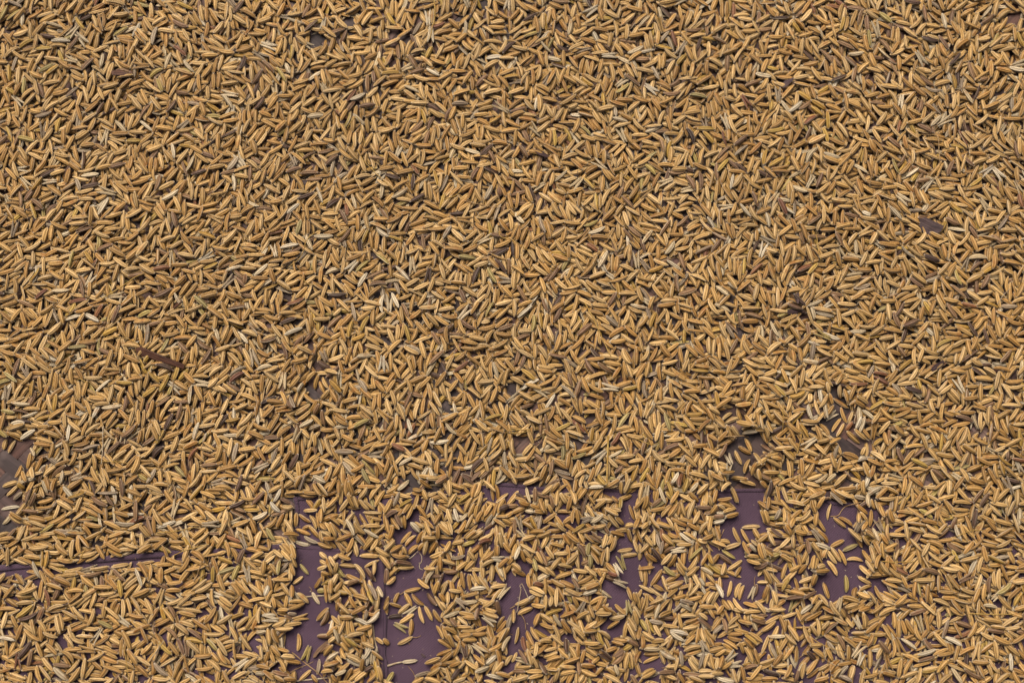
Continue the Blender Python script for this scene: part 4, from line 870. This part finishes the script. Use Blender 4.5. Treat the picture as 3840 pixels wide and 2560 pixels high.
FLAKES = [
 ("wood_sliver", "w", "508 1308 530 1300 600 1330 696 1368 690 1384 630 1366 560 1342 512 1330", 1.4, "dark red-brown wood sliver lying across the grains left of centre", "wood"),
 ("bark_flake", "d", "3448 820 3470 816 3536 852 3524 872 3490 884 3462 866 3450 845", 1.2, "large dark purple bark flake near the right border", "flake"),
 ("leaf_flake", "d", "3488 1386 3500 1370 3534 1350 3540 1358 3524 1382 3498 1392", .8, "dark purple pointed leaf flake on the right spread", "flake"),
 ("leaf_flake", "b", "1172 2452 1190 2428 1224 2400 1226 2408 1212 2424 1196 2444 1182 2462 1170 2466", .7, "brown papery leaf strip on cloth beside the diagonal stem", "flake"),
 ("leaf_flake", "b", "2296 2456 2318 2438 2330 2424 2340 2436 2332 2452 2312 2464", .9, "brown crumpled leaf bit below the slim cloth strip", "flake"),
 ("leaf_flake", "b", "1044 1412 1052 1418 1060 1470 1080 1500 1100 1528 1094 1532 1070 1512 1050 1482", .9, "long dry brown leaf left of the mat gap", "flake"),
 ("bark_flake", "w", "420 272 450 262 492 266 500 276 470 286 425 288", 1.0, "reddish bark chip in the upper left spread", "flake"),
 ("bark_flake", "d", "2934 314 2942 302 2976 292 2970 308 2946 330 2934 332", .9, "dark twisted bark chip in the upper right spread", "flake"),
 ("bark_flake", "d", "1576 2448 1584 2450 1594 2460 1590 2466 1578 2458", .9, "tiny dark crumb alone on the widest bare cloth", "flake"),
 ("leaf_flake", "b", "1766 1795 1778 1775 1800 1762 1802 1772 1786 1790 1770 1804", .9, "dark brown leaf curl above the cloth edge", "flake"),
 ("bark_flake", "d", "3092 1856 3100 1842 3116 1840 3112 1856 3100 1872 3094 1876", .8, "purple husk scrap above the arching tan stem", "flake"),
 ("bark_flake", "w", "644 1150 662 1130 676 1120 680 1130 668 1146 652 1158", .9, "red-brown chip in the left middle spread", "flake"),
 ("bark_flake", "d", "2952 1160 2970 1158 2996 1166 2990 1176 2956 1176", .9, "blackened flake on the right middle spread", "flake"),
 ("leaf_flake", "d", "2988 1140 2980 1118 2984 1100 2994 1098 2996 1120 2994 1138", .7, "thin purple leaf scrap above the blackened flake", "flake"),
 ("bark_flake", "d", "1998 560 2014 556 2060 578 2052 592 2020 584", .9, "dark split hull scrap over the upper middle spread", "flake"),
]
def flake(name, m, txt, thick, lab, cat):
    q = np.array([float(t) for t in txt.split()]).reshape(-1, 2)
    x, y = at(q[:, 0], q[:, 1], .006); P = np.c_[x, y]; c = P.mean(0); D = P - c
    ev, E = np.linalg.eigh(D.T @ D); a = E[:, 1]; b = np.array([-a[1], a[0]])
    ix = np.clip(((P[:, 0] - GX0) / RES).astype(int), 0, NX - 1); iy = np.clip(((P[:, 1] - GY0) / RES).astype(int), 0, NY - 1)
    ci, cj = int((c[0] - GX0) / RES), int((c[1] - GY0) / RES)
    h = np.r_[H[ix, iy], H[ci - 2:ci + 3, cj - 2:cj + 3].max()]
    A = np.c_[np.r_[D, [[0, 0]]], np.ones(len(D) + 1)]; pl = np.linalg.lstsq(A, h, rcond=None)[0]
    res = (h - A @ pl).max() * .6
    n = len(P); curl = (D @ a) ** 2 / (np.abs(D @ a).max() ** 2 + 1e-12) * .5 * MM * rng.uniform(-.5, 1)
    zt = D @ pl[:2] + pl[2] + res + curl + thick * MM * .5
    top = np.c_[D, zt]; bot = np.c_[D * .96, zt - thick * MM * .6]; mid = np.array([[0, 0, pl[2] + res + thick * MM * .62]])
    inn = np.c_[D * .62, zt * .62 + mid[0, 2] * .38 + rng.normal(0, .12 * MM, n)]
    V = np.concatenate([top, bot, inn, mid, [[0, 0, pl[2] + res - thick * MM * .2]]]); F = []
    for i in range(n):
        j = (i + 1) % n
        F += [(i, j, 2 * n + j), (i, 2 * n + j, 2 * n + i), (2 * n + i, 2 * n + j, 3 * n), (n + i, n + j, j), (n + i, j, i), (n + j, n + i, 3 * n + 1)]
    lo = np.c_[V[:, :2] @ a, V[:, :2] @ b, V[:, 2]]
    ob = link(name, mesh_np(name, V, np.array(F), loc=lo, smooth=False), FLAKE_M[m]); ob.location = (c[0], c[1], 0)
    tag(ob, lab, cat, 'flakes of bark and leaf among the rice')
for a in FLAKES: flake(*a)

print('tris', sum(2 * len(o.data.polygons) for o in scene.objects if o.type == 'MESH'))
